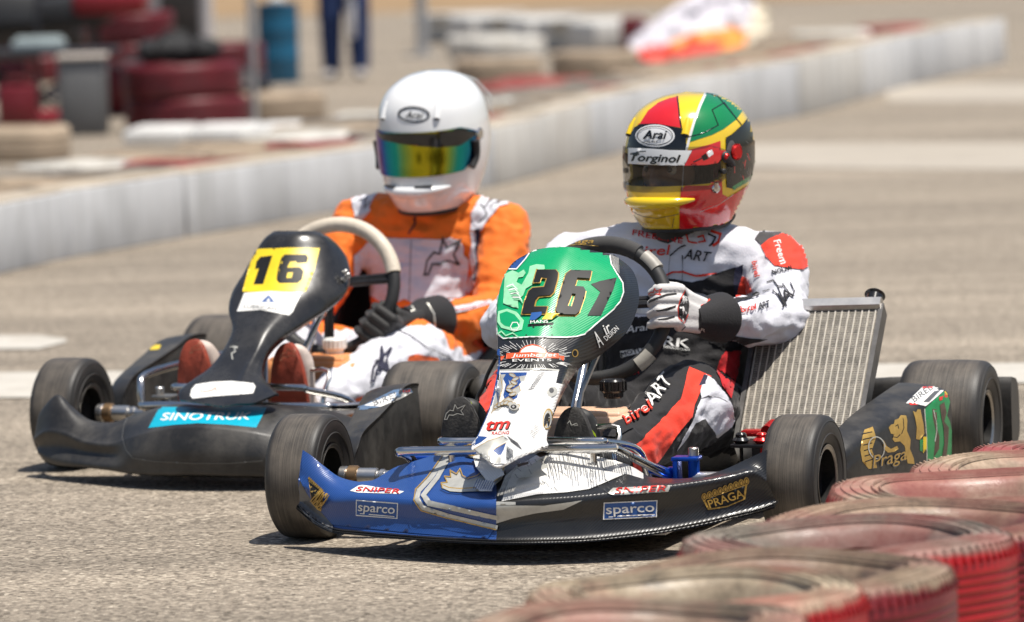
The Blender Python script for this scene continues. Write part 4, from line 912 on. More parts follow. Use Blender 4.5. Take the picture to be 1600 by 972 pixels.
noseB = shell('nose_fairing', nose_rows(B, half), 60, 130, black_pl, kB, B, 0.005)
P = Prints(noseB, B, (220, 480), 2.963)
P.poly([(35, 560), (88, 462), (130, 452), (270, 445), (440, 452), (582, 466), (535, 558), (400, 545), (265, 538), (150, 546)], vin_cyan)
P.text('SINOTRUK', (92, 524), (511, 520), 33, vin_white, bold=0.11, shear=0.3)
0 and P.seg([(( a[0], a[1]), (b[0], b[1])) for a, b in text_seg('SINOTRUK', (88, 524), (515, 520), 34, shear=0.35)], vin_white)
gl = pm('moulding_line', (0.09, 0.088, 0.082, 1), 0.4)
P.view((0, 0), 1); P.line([(203, 646), (194, 664), (191, 684), (197, 703), (208, 716), (240, 721), (300, 724), (360, 724), (410, 720)], 1.6, gl)
P.done()
Bl = [  # left, centre, right-front, outer right: px, py, forward
    ((280, 625, .32), (345, 634, .36), (400, 629, .345), (433, 615, .31)),
    ((281, 610, .29), (348, 621, .33), (395, 618, .32), (424, 606, .28)),
    ((303, 592, .245), (365, 596, .275), (396, 594, .26), (410, 588, .22)),
    ((328, 574, .20), (380, 573, .225), (402, 570, .205), (413, 562, .17)),
    ((350, 546, .145), (393, 547, .175), (418, 545, .15), (432, 537, .11)),
    ((363, 515, .09), (404, 516, .125), (440, 514, .09), (470, 509, .035)),
    ((357, 485, .03), (414, 487, .07), (472, 484, .02), (512, 481, -.05)),
    ((363, 456, -.02), (426, 458, .02), (500, 454, -.04), (536, 458, -.10)),
    ((381, 426, -.065), (436, 427, -.03), (512, 424, -.09), (545, 432, -.15)),
    ((399, 393, -.11), (448, 393, -.075), (514, 392, -.13), (540, 402, -.19)),
    ((414, 372, -.135), (458, 369, -.105), (508, 371, -.15), (527, 382, -.20)),
    ((426, 363, -.155), (464, 361, -.13), (498, 362, -.165), (512, 369, -.20))]
rows = []
for l, c, r_, o_ in Bl:
    Lp, Cp, Rp, RB = (B.at(q[0], q[1], x=q[2]) for q in (l, c, r_, o_)); LB = Lp + np.array([-.06, -.012 if len(rows) > 4 else .005, 0])
    rows.append([LB, Lp, Lp * .8 + Cp * .2 + np.array([.010, 0, .003]), Lp * .4 + Cp * .6 + np.array([.006, 0, .002]), Cp, Rp * .5 + Cp * .5 + np.array([.008, 0, .002]), Rp * .92 + Cp * .08, Rp * .5 + RB * .5 + np.array([.004, 0, 0]), RB, RB + np.array([-.02, -.004, -.006])])
panB = shell('number_panel', rows, 64, 60, pm('scuffed_black_gloss', (0.02, 0.02, 0.021, 1), 0.24, 0, 0.3, 14, bump=0.08, bscale=40, dirt=0.35, dirtcol=(0.10, 0.095, 0.085, 1), dscale=8), kB, B, 0.005)
P = Prints(panB, B, (400, 330), 2.626)
P.poly([(-5, 156), (140, 150), (262, 152), (240, 240), (205, 330), (110, 328), (-30, 332), (-56, 330), (-30, 235)], vin_yellow)
one = [(18, 188), (68, 182), (30, 300), (-10, 302), (12, 235), (-4, 240), (2, 208)]
P.poly(one, vin_black)
six16 = [(118, 178), (205, 178), (214, 190), (208, 212), (168, 214), (164, 206), (140, 208), (128, 232), (180, 230), (196, 246), (188, 282), (170, 296), (95, 296), (84, 282), (90, 238), (104, 192)]
P.seg(seg_of(six16) + seg_of([(130, 252), (152, 252), (146, 274), (124, 275)]), vin_black)
P.poly([(-48, 336), (60, 328), (170, 335), (182, 345), (150, 415), (135, 428), (20, 405), (-78, 412)], vin_white)
P.poly([(22, 374), (52, 345), (76, 374)], vin_blue); P.poly([(40, 372), (52, 356), (60, 372)], vin_white)
P.text('LUBRICANTES', (-50, 398), (130, 412), 15, vin_grey, bold=0.03)
P.view((220, 480), 2.963); P.poly([(228, 410), (235, 380), (255, 358), (330, 346), (420, 342), (520, 352), (532, 368), (520, 400), (450, 406), (330, 414), (240, 424)], vin_white)
P.line([(275, 388), (300, 392), (330, 386), (345, 374), (350, 388)], 4, vin_orange)
P.line([(425, 240), (420, 215), (438, 205), (432, 182), (445, 190)], 6, vin_silver); P.line([(415, 185), (448, 184)], 5, vin_silver)
P.done()
m = MB()
for q in ((536, 425), (534, 436), (540, 430)): m.disc(B.at(q[0], q[1], x=-.12) + np.array([0.0, 0.006, 0]), (0.6, 0.7, 0), 0.006, 0.012, 12)
m.build('panel_bolt', alu, panB)
m = MB()
for s_ in (-1, 1): m.tube([(-0.17, s_ * 0.09, 0.42), (-0.06, s_ * 0.05, 0.28), (0.0, s_ * 0.03, 0.10)], 0.006, 8)
m.build('panel_bracket', alu, kB)
# pale leather grip on the upper rim
sw, c, e1, e2, nx = SWB
m = MB(); m.tube([c + (e1 * math.cos(a) + e2 * math.sin(a)) * 0.158 for a in np.linspace(R(14), R(172), 40)], 0.0185, 16); m.build('grip_cover', pm('cream_leather', (0.62, 0.54, 0.43, 1), 0.5, 0, 0.12, 30, bump=0.3, bscale=200, dirt=0.3), sw)
sw, c, e1, e2, nx = SWA
m = MB(); m.tube([c + (e1 * math.cos(a) + e2 * math.sin(a)) * 0.150 for a in np.linspace(R(60), R(125), 24)], 0.0185, 16); gripA = m.build('grip_cover', pm('black_suede', (0.03, 0.028, 0.026, 1), 0.8, 0, 0.2, 60, sheen=0.3), sw)
P = Prints(gripA, A, (740, 340), 3.2); P.text('Praga', (440, 132), (600, 128), 22, vin_gold, bold=0.05, shear=0.3); P.line([(470, 140), (540, 135), (625, 142)], 3, vin_gold); P.done()
grey = pm('grey_tape', (0.32, 0.30, 0.26, 1), 0.5, 0, 0.15, 40)
for a0, a1 in ((38, 54), (-52, -38), (225, 245)): m = MB(); m.tube([c + (e1 * math.cos(a) + e2 * math.sin(a)) * 0.150 for a in np.linspace(R(a0), R(a1), 8)], 0.0172, 16); m.build('grip_tape', grey, sw)
# bumper tubes, pods
m = MB(); m.tube([(-0.04, -0.215, 0.12), (0.0, -0.21, 0.19), (0.13, -0.20, 0.205), (0.13, -0.12, 0.207), (0.13, 0.11, 0.207), (0.12, 0.135, 0.20), (0.04, 0.20, 0.17), (-0.02, 0.22, 0.11)], 0.0085, 12, res=5)
m.tube([(0.0, -0.29, 0.10), (0.12, -0.28, 0.155), (0.17, -0.26, 0.165), (0.175, -0.15, 0.168), (0.175, 0.17, 0.168), (0.15, 0.22, 0.165), (0.06, 0.29, 0.155), (-0.02, 0.34, 0.10)], 0.0095, 12, res=5)
m.tube([(-0.2, -0.33, 0.06), (-0.215, -0.43, 0.085), (-0.22, -0.455, 0.17), (-0.30, -0.455, 0.20), (-0.68, -0.40, 0.215)], 0.0095, 12, res=4)
m.build('front_bumper', chrome, kB)
pBL = side_pod(kB, B, 1, black_pl); pBR = side_pod(kB, B, -1, black_pl)
P = Prints(pBR, B); P.poly([(186, 549), (195, 542), (236, 539), (232, 547)], vin_white); P.poly([(234, 547), (238, 539), (252, 539), (248, 546)], vin_yellow); P.done()

# ------------------------------------------------------------ drivers
def fabric(name, col, rough=0.75, var=0.1):
    return pm(name, col, rough, 0, var, 6, bump=0.25, bscale=220, sheen=0.12, spec=0.3, dirt=0.12, dirtcol=(col[0] * .6, col[1] * .58, col[2] * .55, 1), dscale=7)
c_white = fabric('white_cloth', (0.62, 0.62, 0.665, 1)); c_black = fabric('black_cloth', (0.014, 0.013, 0.014, 1)); c_grey = fabric('dark_grey_cloth', (0.06, 0.058, 0.06, 1))
c_red = fabric('red_cloth', (0.72, 0.045, 0.02, 1)); c_dred = fabric('deep_red_cloth', (0.5, 0.01, 0.015, 1)); c_orange = fabric('orange_cloth', (0.80, 0.17, 0.015, 1)); c_navy = fabric('navy_cloth', (0.02, 0.02, 0.045, 1))
c_dorange = fabric('burnt_orange_cloth', (0.62, 0.10, 0.02, 1))
skin = pm('skin', (0.32, 0.19, 0.13, 1), 0.5, 0, 0.1, 20); eyew = pm('eye_white', (0.6, 0.58, 0.55, 1), 0.2); eyeb = pm('eye_iris', (0.02, 0.012, 0.008, 1), 0.1)

HZ = [.150, .141, .117, .082, .040, .0, -.04, -.08, -.115, -.142, -.158]
HF = [.001, .058, .112, .145, .160, .166, .169, .175, .173, .158, .140]
HB = [.001, .070, .122, .154, .170, .174, .168, .150, .128, .110, .100]
HH = [.001, .056, .099, .124, .133, .135, .133, .126, .114, .101, .092]
def helmet_net(nz, na, off=0.0, z0=None, z1=None, a0=-180, a1=180):
    """rows of points of the shell between two heights, two bearings; off lifts them outwards"""
    zz = np.linspace(z1 if z1 is not None else HZ[0], z0 if z0 is not None else HZ[-1], nz)
    if z0 is None and z1 is None:
        tt = np.linspace(0, len(HZ) - 1, nz); arr = cr(np.array([HZ, HF, HB, HH]).T, nz)
        zz, fr_, bk, hf = arr.T
    else:
        D = cr(np.array([HZ, HF, HB, HH]).T, 400); D = D[::-1]
        fr_, bk, hf = (np.interp(zz, D[:, 0], D[:, i]) for i in (1, 2, 3))
    out = []
    for z, f, b, h in zip(zz, fr_, bk, hf):
        row = []
        for a in np.radians(np.linspace(a0, a1, na)):
            ca, sa = math.cos(a), math.sin(a); L_ = f if ca > 0 else b; e = 2.25
            r_ = (abs(ca / max(L_, 1e-4)) ** e + abs(sa / max(h, 1e-4)) ** e) ** (-1 / e) + off
            u, v = r_ * ca, r_ * sa; zc = z + (max(0, -u) * 0.30 * min(1, -z / .155) if z < 0 else 0)
            row.append((u, v, zc))
        out.append(row)
    return np.array(out)
def helmet(K, root, off, Hc, yaw, pitch, sc, shellmat, visormat, zs=1.0):
    a, p_ = R(yaw), R(pitch)
    f = np.array([math.cos(a) * math.cos(p_), -math.sin(a) * math.cos(p_), -math.sin(p_)]); l = np.array([math.sin(a), math.cos(a), 0]); u = np.cross(f, l) * zs
    T = lambda q: np.array(Hc) + sc * (q[..., 0:1] * f + q[..., 1:2] * l + q[..., 2:3] * u)
    nz, na = 72, 121; N = helmet_net(nz, na); W_ = T(N).reshape(-1, 3); ang = np.linspace(-180, 180, na); Fc = []
    for i in range(nz - 1):
        for j in range(na - 1):
            z_ = (N[i, j, 2] + N[i + 1, j, 2]) / 2; aj = abs((ang[j] + ang[j + 1]) / 2)
            if -.054 < z_ < .020 and aj < 66 - 14 * max(0, (abs(z_ + .017) - .022) / .02): continue
            Fc.append((i * na + j, i * na + j + 1, (i + 1) * na + j + 1, (i + 1) * na + j))
    h = mesh_obj('helmet', W_, Fc, shellmat, root); b = bmesh.new(); b.from_mesh(h.data); bmesh.ops.remove_doubles(b, verts=b.verts[:], dist=0.0004); bmesh.ops.recalc_face_normals(b, faces=b.faces[:])
    cen = Vector(Hc); s_ = sum((fc.calc_center_median() - cen).dot(fc.normal) for fc in b.faces)
    if s_ < 0: bmesh.ops.reverse_faces(b, faces=b.faces[:])
    b.to_mesh(h.data); b.free(); h.location = off
    baked(h, [('SOLIDIFY', dict(thickness=0.006, offset=-1.0))]); h.data.polygons.foreach_set('use_smooth', [True] * len(h.data.polygons)); h.data.set_sharp_from_angle(angle=R(50))
    # visor
    V_ = helmet_net(26, 61, 0.0045, -.067, .034, -80, 80)
    for i in range(26):
        for j in range(61):
            k = max(0, (abs(np.linspace(-80, 80, 61)[j]) - 52) / 28); zt = -.004; V_[i, j, 2] = V_[i, j, 2] * (1 - 0.55 * k) + zt * 0.55 * k
    W2 = T(V_).reshape(-1, 3); v = mesh_obj('visor', W2, [(i * 61 + j, i * 61 + j + 1, (i + 1) * 61 + j + 1, (i + 1) * 61 + j) for i in range(25) for j in range(60)], visormat, h)
    b = bmesh.new(); b.from_mesh(v.data); s_ = sum((fc.calc_center_median() - cen).dot(fc.normal) for fc in b.faces)
    if s_ < 0: bmesh.ops.reverse_faces(b, faces=b.faces[:])
    b.to_mesh(v.data); b.free()
    # rubber edge under the shell
    rim = helmet_net(3, 81, -0.004, -.160, -.150)[1]; rim[:, 2] -= 0.004; m = MB(); m.tube([tuple(q) for q in T(rim)[:-1]], 0.006 * sc, 8, closed=True); m.build('neck_roll', black_rub, h)
    return h, v, T, (f, l, u)

LOGO = [(0, 1), (.08, .60), (.26, .38), (.42, .42), (.50, 0), (.63, .27), (1, .04), (.80, .42), (.94, .70), (.62, .60), (.42, .72), (.22, .70), (.12, 1)]
def star(P_, x0, y0, x1, y1, mat, wd=2.0, slant=0.0, fill=None):
    pts = [(x0 + (x1 - x0) * a + slant * (1 - b) , y0 + (y1 - y0) * b) for a, b in LOGO]
    if fill: P_.poly(pts, fill)
    P_.line(pts, wd, mat, True)

def glove(root, off, K, W, Wd, sw, ang, side, mat, accent, Rg=None):
    """hand closed round the rim: W wrist, Wd elbow direction, ang place on the rim"""
    _, c, e1, e2, nx = sw; Rr = (c + Vector((0, 0, 0)) - c).length
    a = R(ang); o = (e1 * math.cos(a) + e2 * math.sin(a)); t = (e2 * math.cos(a) - e1 * math.sin(a)) * (1 if side > 0 else -1); fwd = -nx if nx.x < 0 else nx
    Rg = Rg or 0.150; g_ = c + o * Rg; W = Vector(W); hulls = []
    kn = []
    for j in range(4):
        s_ = (1.5 - j) * 0.0235; k = g_ + t * s_ + o * (0.030 - 0.003 * abs(j - 1)) - fwd * 0.010; kn.append(k)
        r = 0.0132 if j < 3 else 0.0118; ln = (1, 1.06, 1.0, 0.86)[j]
        p1 = g_ + t * s_ + o * 0.030 + fwd * 0.021 * ln; p2 = g_ + t * (s_ - 0.002) - o * 0.010 + fwd * 0.033 * ln; p3 = g_ + t * (s_ - 0.003) - o * 0.032 + fwd * 0.014
        hulls += [[(k, r * 1.12), (p1, r * 1.05)], [(p1, r * 1.05), (p2, r)], [(p2, r), (p3, r * 0.85)]]
    base = W * 0.72 + (kn[1] + kn[2]) * 0.14
    hulls.append([(kn[0], 0.0125), (kn[3], 0.0115), (base + t * 0.024, 0.018), (base - t * 0.022, 0.018)])
    hulls.append([(kn[1], 0.013), (kn[2], 0.013), (base, 0.022)])
    hulls.append([(base, 0.026), (W, 0.030)])
    th0 = base * 0.6 + kn[0] * 0.4 + t * 0.012 - fwd * 0.008; th1 = g_ + t * 0.052 + o * 0.012 - fwd * 0.022; th2 = g_ + t * 0.056 - o * 0.014 - fwd * 0.014; th3 = g_ + t * 0.046 - o * 0.026 + fwd * 0.004
    hulls += [[(th0, 0.017), (th1, 0.0135)], [(th1, 0.0135), (th2, 0.0118)], [(th2, 0.0118), (th3, 0.010)]]
    h = hull_body('glove', [[(tuple(p), r) for p, r in hh] for hh in hulls], 0.0028, mat, root, 3, None, off)
    return h, kn, base
def cuff(root, off, W, E_, r0, mat, L_=0.075):
    W = Vector(W); d = (Vector(E_) - W).normalized(); m = MB(); m.tube([W - d * 0.080, W - d * 0.045, W - d * 0.012, W + d * (L_ - 0.006), W + d * L_], [0.031, 0.037, r0 * 0.95, r0 + 0.004, r0 + 0.001], 24); o = m.build('glove_cuff', mat, root); o.location = off; return o

def boot(root, off, y, toez, mat, solemat, dy=0.0, x0=0.0):
    hb = hull_body('boot', [[((-0.085 + x0, y, 0.165), (0.045, 0.040, 0.03)), ((-0.06 + x0, y, 0.09), 0.042)], [((-0.06 + x0, y, 0.09), 0.040), ((0.0 + x0, y, 0.055), (0.035, 0.034, 0.03)), ((0.005 + x0, y, 0.15), (0.035, 0.040, 0.05))],
                           [((0.005 + x0, y, 0.10), (0.034, 0.038, 0.04)), ((0.022 + x0, y, toez - 0.055), (0.034, 0.043, 0.04)), ((0.035 + x0, y, toez - 0.026), (0.022, 0.034, 0.022))]], 0.005, mat, root, 4, None, off)
    pts = []
    for i in range(40):
        t_ = 2 * math.pi * i / 40; zz = math.sin(t_); wy = 0.047 if zz > -0.2 else 0.040
        sh = math.copysign(abs(math.cos(t_)) ** 0.85, math.cos(t_)) * wy * (1 - 0.10 * max(0, -zz)); pts.append((y + sh, (toez + 0.035) / 2 + zz * (toez - 0.035) / 2))
    m = MB(); V = []; L_ = [(0.0, 0.97), (0.002, 1.0), (0.012, 1.0), (0.016, 0.955), (0.0165, 0.5)]; n = 40; zc = (toez + 0.035) / 2
    for dx, k in L_:
        for (py_, pz_) in pts: V.append((0.044 + x0 + dx + 0.028 * ((pz_ - 0.035) / (toez - 0.035)) - 0.01 * max(0, (pz_ - toez + 0.05) / 0.05) ** 2, y + (py_ - y) * k, zc + (pz_ - zc) * k))
    Fc = [(i * n + j, i * n + (j + 1) % n, (i + 1) * n + (j + 1) % n, (i + 1) * n + j) for i in range(len(L_) - 1) for j in range(n)] + [tuple(range(n))[::-1], tuple((len(L_) - 1) * n + j for j in range(n))]
    m.add(V, Fc); so = m.build('sole', solemat, hb, auto=50); return hb, so

def driver(K, label, jt, mats, matfn, sw, angL, angR, gmat, gacc, wr, Rg):
    root = empty('person', tuple(K.world((-0.85, 0, 0))), K.rz); tag(root, label, 'person', 'kart drivers in racing suits'); off = (0.85, 0, 0)
    m1 = lambda p: (p[0], -p[1], p[2])
    hulls = [[(jt['pelvis'], (.12, .165, .09)), (jt['waist'], (.105, .150, .09))], [(jt['waist'], (.105, .150, .09)), (jt['chest'], (.115, .170, .10))],
             [(jt['chest'], (.112, .165, .10)), (jt['shL'], .068), (jt['shR'], .068), (jt['neck'], (.080, .095, .045))], [(jt['neck'], (.075, .080, .05)), (jt['head'], (.075, .07, .07))],
             [(jt['head'], (.085, .075, .10))]]
    for s_ in 'LR':
        hulls += [[(jt['sh' + s_], .070), (jt['el' + s_], .058)], [(jt['el' + s_], .058), (jt['fo' + s_], .054)], [(jt['fo' + s_], .054), (jt['wr' + s_], .036)]]
        hulls += [[(jt['hip' + s_], .114), (jt['kn' + s_], .094)], [(jt['kn' + s_], .092), (jt['an' + s_], .052)]]
        for e_ in ('el', 'kn'): hulls.append([(jt[e_ + s_], .062 if e_ == 'el' else .084)])
    body = hull_body('body', hulls, 0.0065, mats[0], root, 7, wr, off)
    for m_ in mats[1:]: body.data.materials.append(m_)
    for p in body.data.polygons: p.material_index = matfn(p.center)
    g1, kn1, b1 = glove(root, off, K, jt['wrL'], jt['elL'], sw, angL, 1, gmat, gacc, Rg); g2, kn2, b2 = glove(root, off, K, jt['wrR'], jt['elR'], sw, angR, -1, gmat, gacc, Rg)
    return root, off, body, g1, g2
# driver of the 26 kart
jA = dict(pelvis=(-.86, 0, .145), waist=(-.93, 0, .26), chest=(-.985, 0, .41), neck=(-.975, .01, .555), head=(-.955, .02, .70), shL=(-.970, .235, .490), shR=(-.980, -.235, .500), elL=(-.745, .300, .385), elR=(-.73, -.31, .38), foL=(-.64, .26, .395), foR=(-.62, -.265, .395), wrL=(-.52, .205, .410), wrR=(-.52, -.205, .42), hipL=(-.84, .115, .14), hipR=(-.84, -.105, .135), knL=(-.47, .165, .232), knR=(-.45, -.19, .24), anL=(-.085, .105, .155), anR=(-.085, -.172, .165))
def mfA(c):
    if c.z > .605: return 2
    if c.x > -.80 and c.z < .335 and not (c.x < -.55 and c.z > .30): return 1
    if c.x < -.78 and c.z < .385 and abs(c.y) < .215: return 1
    return 0
rA, offA, bodyA, gAL, gAR = driver(A, 'driver in white, black and red suit and red, yellow and green helmet', jA, [c_white, c_black, c_black], mfA, SWA, 2, 178, fabric('white_glove_cloth', (0.62, 0.60, 0.58, 1), 0.6, 0.15), c_black, cloth_wrinkle(0.0095, 3.0), 0.150)
cL = cuff(rA, offA, (-.525, .207, .412), (-.64, .255, .405), 0.051, c_black, 0.034); cuff(rA, offA, (-.525, -.207, .42), (-.64, -.255, .40), 0.051, c_black, 0.085)
P = Prints(gAL, A, (980, 420), 4.86)
for q in ([(150, 245), (230, 215), (300, 190), (375, 182), (378, 196), (300, 208), (230, 232), (165, 262)], [(195, 318), (260, 310), (330, 290), (372, 278), (368, 296), (300, 318), (230, 326)], [(215, 385), (290, 375), (362, 355), (360, 372), (300, 388), (240, 390)]): P.poly(q, c_black)
P.poly([(388, 290), (405, 235), (440, 160), (452, 200), (470, 260), (465, 330), (430, 400), (395, 380)], c_black); P.line([(392, 375), (385, 300), (405, 230), (438, 165)], 7, c_red); P.line([(395, 380), (430, 412), (462, 345)], 6, c_red)
star(P, 155, 150, 262, 222, c_red, 6); P.polys([[(400, 270), (440, 205), (455, 215), (430, 265)]], vin_white)
P.line([(355, 470), (400, 480), (440, 440)], 8, c_black)
P.done()
P = Prints(cL, A, (980, 420), 4.86); P.line([(560, 275), (625, 235)], 12, c_red); P.text('S1-R', (470, 440), (590, 480), 22, vin_silver, bold=0.02); P.line([(490, 280), (510, 340), (520, 390)], 8, c_red); P.poly([(510, 210), (580, 200), (590, 240), (540, 280), (520, 250)], vin_white); P.done()
P = Prints(bodyA, A, (740, 340), 3.2); P.step = 2.5; P.base = 0.002; P.lay = 0.0003
# chest, shoulders
P.poly([(905, 300), (1000, 305), (1090, 325), (1150, 310), (1200, 285), (1260, 262), (1310, 248), (1335, 260), (1310, 400), (1200, 400), (1150, 380), (1060, 370), (960, 340)], c_black)
P.poly([(1310, 250), (1350, 235), (1345, 290), (1310, 400), (1300, 330)], c_navy)
P.polys(stroke([(915, 283), (965, 290), (1000, 273), (1050, 272), (1110, 290), (1160, 290), (1215, 278)], 9), c_red)
P.text('birel', (805, 190), (985, 185), 48, c_red, bold=0.03, shear=0.15); P.text('ART', (1050, 205), (1185, 222), 50, c_black, bold=0.02, shear=0.3); P.line([(985, 190), (1020, 160), (1060, 140)], 7, c_black)
P.line([(1175, 85), (1210, 100), (1195, 130), (1180, 140)], 9, c_black); P.line([(1190, 70), (1235, 85), (1225, 125), (1200, 140)], 12, c_red); P.line([(1065, 90), (1075, 120), (1115, 128)], 8, c_red); P.line([(1120, 100), (1150, 92), (1160, 120), (1125, 125)], 7, c_red)
P.text('FREELINE', (795, 88), (1045, 130), 26, c_dred, bold=0.02)
P.line([(1045, 190), (1048, 320)], 2.5, c_grey); P.line([(985, 190), (978, 320)], 2, c_grey)
P.poly([(1410, 15), (1470, 20), (1560, 60), (1600, 88), (1590, 95), (1540, 85), (1480, 110), (1440, 140), (1405, 110), (1440, 60)], c_grey)
P.poly([(1436, 142), (1480, 108), (1540, 82), (1600, 92), (1660, 120), (1700, 170), (1700, 225), (1640, 262), (1560, 252), (1505, 244), (1468, 200)], c_red)
P.text('Freem', (1500, 125), (1535, 240), 34, vin_white, bold=0.03)
P.text('birel', (1395, 225), (1410, 300), 26, c_red, bold=0.02)
# arm
P.poly([(1345, 295), (1365, 300), (1385, 340), (1400, 370), (1350, 395), (1312, 405), (1325, 350)], c_red)
P.poly([(1205, 405), (1300, 412), (1370, 400), (1420, 372), (1440, 385), (1420, 400), (1350, 415), (1300, 430), (1300, 470), (1250, 465), (1215, 450)], c_black)
P.text('birel', (1332, 478), (1412, 462), 28, c_red, bold=0.03, shear=0.2); P.text('ART', (1418, 462), (1478, 448), 30, c_black, bold=0.02, shear=0.3)
for q in ([(1470, 325), (1500, 315), (1520, 345), (1545, 350)], [(1520, 350), (1540, 400), (1560, 445), (1550, 430)], [(1545, 335), (1575, 380), (1562, 400)], [(1580, 330), (1600, 370), (1590, 400)], [(1450, 370), (1480, 362)], [(1500, 370), (1520, 395)]): P.line(q, 5.5, c_black)
P.text('NOLAN', (1500, 290), (1590, 262), 22, c_black, bold=0.04); P.text('JA', (1530, 440), (1600, 400), 50, c_black, bold=0.02)
P.poly([(1180, 590), (1215, 575), (1300, 590), (1380, 602), (1470, 608), (1400, 625), (1330, 640), (1290, 655), (1220, 645), (1180, 625)], c_black)
# lower torso
P.poly([(1340, 665), (1300, 665), (1240, 690), (1215, 760), (1240, 840), (1285, 905), (1300, 830), (1330, 740)], c_dred)
P.poly([(1255, 670), (1350, 668), (1330, 740), (1305, 820), (1285, 905), (1210, 770), (1235, 700)], c_dred)
P.poly([(945, 590), (990, 592), (975, 645), (943, 640)], c_black)
P.text('RK', (948, 638), (1075, 655), 46, vin_white, bold=0.08); P.text('TAKASAGO CHAIN', (948, 655), (1075, 668), 11, vin_white, bold=0.02)
P.poly([(735, 668), (880, 648), (885, 668), (740, 702)], vin_white); P.text('MOTUL', (745, 697), (870, 666), 22, c_black, bold=0.05)
P.text('Arai', (765, 582), (880, 562), 36, vin_white, bold=0.03, shear=0.3); P.poly([(800, 455), (890, 458), (895, 485), (810, 478)], vin_white); P.text('FREEM', (740, 800), (830, 785), 18, c_dred, bold=0.03)
P.view((0, 0), 1); P.poly([(742, 612), (770, 585), (792, 566), (800, 600), (778, 650), (752, 716), (742, 700)], c_red); P.view((940, 440), 3.037)
# left leg
P.poly([(415, 410), (485, 440), (520, 455), (490, 480), (465, 530), (440, 590), (425, 640), (360, 720), (260, 860), (200, 900), (150, 900), (130, 800), (200, 740), (300, 640), (370, 560), (400, 470)], c_red)
P.poly([(490, 445), (530, 470), (580, 530), (615, 590), (625, 660), (610, 690), (580, 710), (545, 740), (520, 700), (485, 655), (440, 670), (400, 740), (345, 810), (360, 780), (410, 690), (435, 640), (470, 560), (465, 520)], c_white)
P.poly([(485, 655), (520, 700), (545, 742), (520, 780), (440, 810), (350, 820), (345, 808), (400, 740), (440, 670)], c_black)
P.poly([(480, 445), (500, 452), (490, 490), (460, 500)], c_navy)
P.line([(470, 560), (500, 545), (545, 550), (590, 575)], 2, c_grey)
P.poly([(0, 740), (60, 600), (90, 560), (145, 590), (110, 640), (150, 700), (60, 745)], c_black)
P.text('birel', (120, 690), (245, 610), 52, c_red, bold=0.04, shear=0.1, lean=(-0.0, 0)); P.text('birel', (118, 684), (243, 604), 44, vin_white, bold=-0.01, shear=0.1); P.text('birel', (120, 690), (245, 610), 44, c_red, bold=0.01, shear=0.1)
P.text('ART', (240, 605), (345, 480), 62, vin_white, bold=0.03, shear=0.2)
P.done()
Hc = A.at(1077, 244, x=-.95)
helmY = pm('yellow_helmet_paint', (0.82, 0.56, 0.01, 1), 0.16, 0, 0.05, 8, coat=1.0)
hA, vA, TA, axA = helmet(A, rA, offA, Hc, 18, 2, 0.955, helmY, glass_mat('smoke_visor', (0.02, 0.018, 0.016, 1), 0.48))
h_red = pm('red_helmet_paint', (0.62, 0.01, 0.015, 1), 0.16, 0, 0.08, 8, coat=1.0); h_green = pm('green_helmet_paint', (0.0, 0.20, 0.055, 1), 0.16, 0, 0.08, 8, coat=1.0); h_black = pm('black_helmet_paint', (0.008, 0.008, 0.008, 1), 0.14, 0, 0.3, 8, coat=0.4); h_white = pm('white_helmet_paint', (0.80, 0.80, 0.79, 1), 0.14, 0, 0.03, 8, coat=1.0)
P = Prints(hA, A, (970, 140), 4.227)
P.poly([(110, 232), (128, 222), (180, 140), (250, 85), (320, 58), (380, 45), (388, 150), (395, 252), (290, 235), (230, 225)], h_red)
P.poly([(560, 25), (600, 24), (660, 40), (760, 72), (825, 110), (790, 160), (760, 200), (680, 260), (600, 300), (520, 325), (452, 348), (470, 270), (500, 170), (535, 85)], h_green)
P.poly([(90, 250), (130, 228), (230, 225), (290, 235), (425, 262), (430, 330), (437, 402), (300, 398), (40, 392), (60, 300)], h_black)
P.poly([(552, 22), (572, 22), (530, 110), (490, 220), (462, 320), (440, 402), (425, 402), (450, 300), (480, 200), (515, 105)], h_white)
P.line([(372, 48), (380, 100), (388, 180), (400, 252)], 10, h_black); P.line([(415, 318), (430, 318), (520, 295), (560, 280), (642, 235), (602, 135), (682, 88), (760, 190)], 6, h_black); P.line([(560, 20), (640, 45), (760, 190), (850, 300), (870, 340)], 5, h_black)
P.poly([(440, 402), (520, 380), (600, 358), (655, 338), (660, 480), (668, 690), (710, 712), (780, 668), (870, 612), (870, 700), (840, 780), (760, 840), (680, 880), (600, 920), (480, 960), (385, 965), (388, 800), (398, 640), (420, 520)], h_red)
P.poly([(690, 318), (730, 295), (800, 232), (850, 170), (872, 230), (880, 320), (880, 480), (866, 560), (850, 600), (740, 655), (695, 645)], h_black)
P.poly([(732, 640), (862, 562), (862, 592), (742, 664)], h_green)
P.poly([(865, 480), (885, 470), (880, 620), (858, 620)], h_green)
for k in range(22):   # worn streaks in the black field and red cheek
    x = random.uniform(720, 850); y = random.uniform(320, 600); P.line([(x, y), (x + random.uniform(-8, 22), y + random.uniform(12, 45))], random.uniform(2, 5), vin_grey if k % 3 else h_red)
for k in range(10):
    x = random.uniform(430, 640); y = random.uniform(700, 840); P.line([(x, y), (x + 30, y - 12), (x + 60, y - 6)], 2, pm('faded_red', (0.5, 0.10, 0.09, 1), 0.3))
P.line([(520, 805), (640, 760), (740, 690)], 3, vin_silver); P.poly(ellipse(722, 430, 32, 95, 4), vin_grey)
P.poly([(50, 790), (360, 780), (372, 786), (340, 900), (120, 890)], pm('darker_helmet_yellow', (0.70, 0.42, 0.01, 1), 0.16, 0, 0.1, 8, coat=1.0))  # darker yellow over the chin below the vent
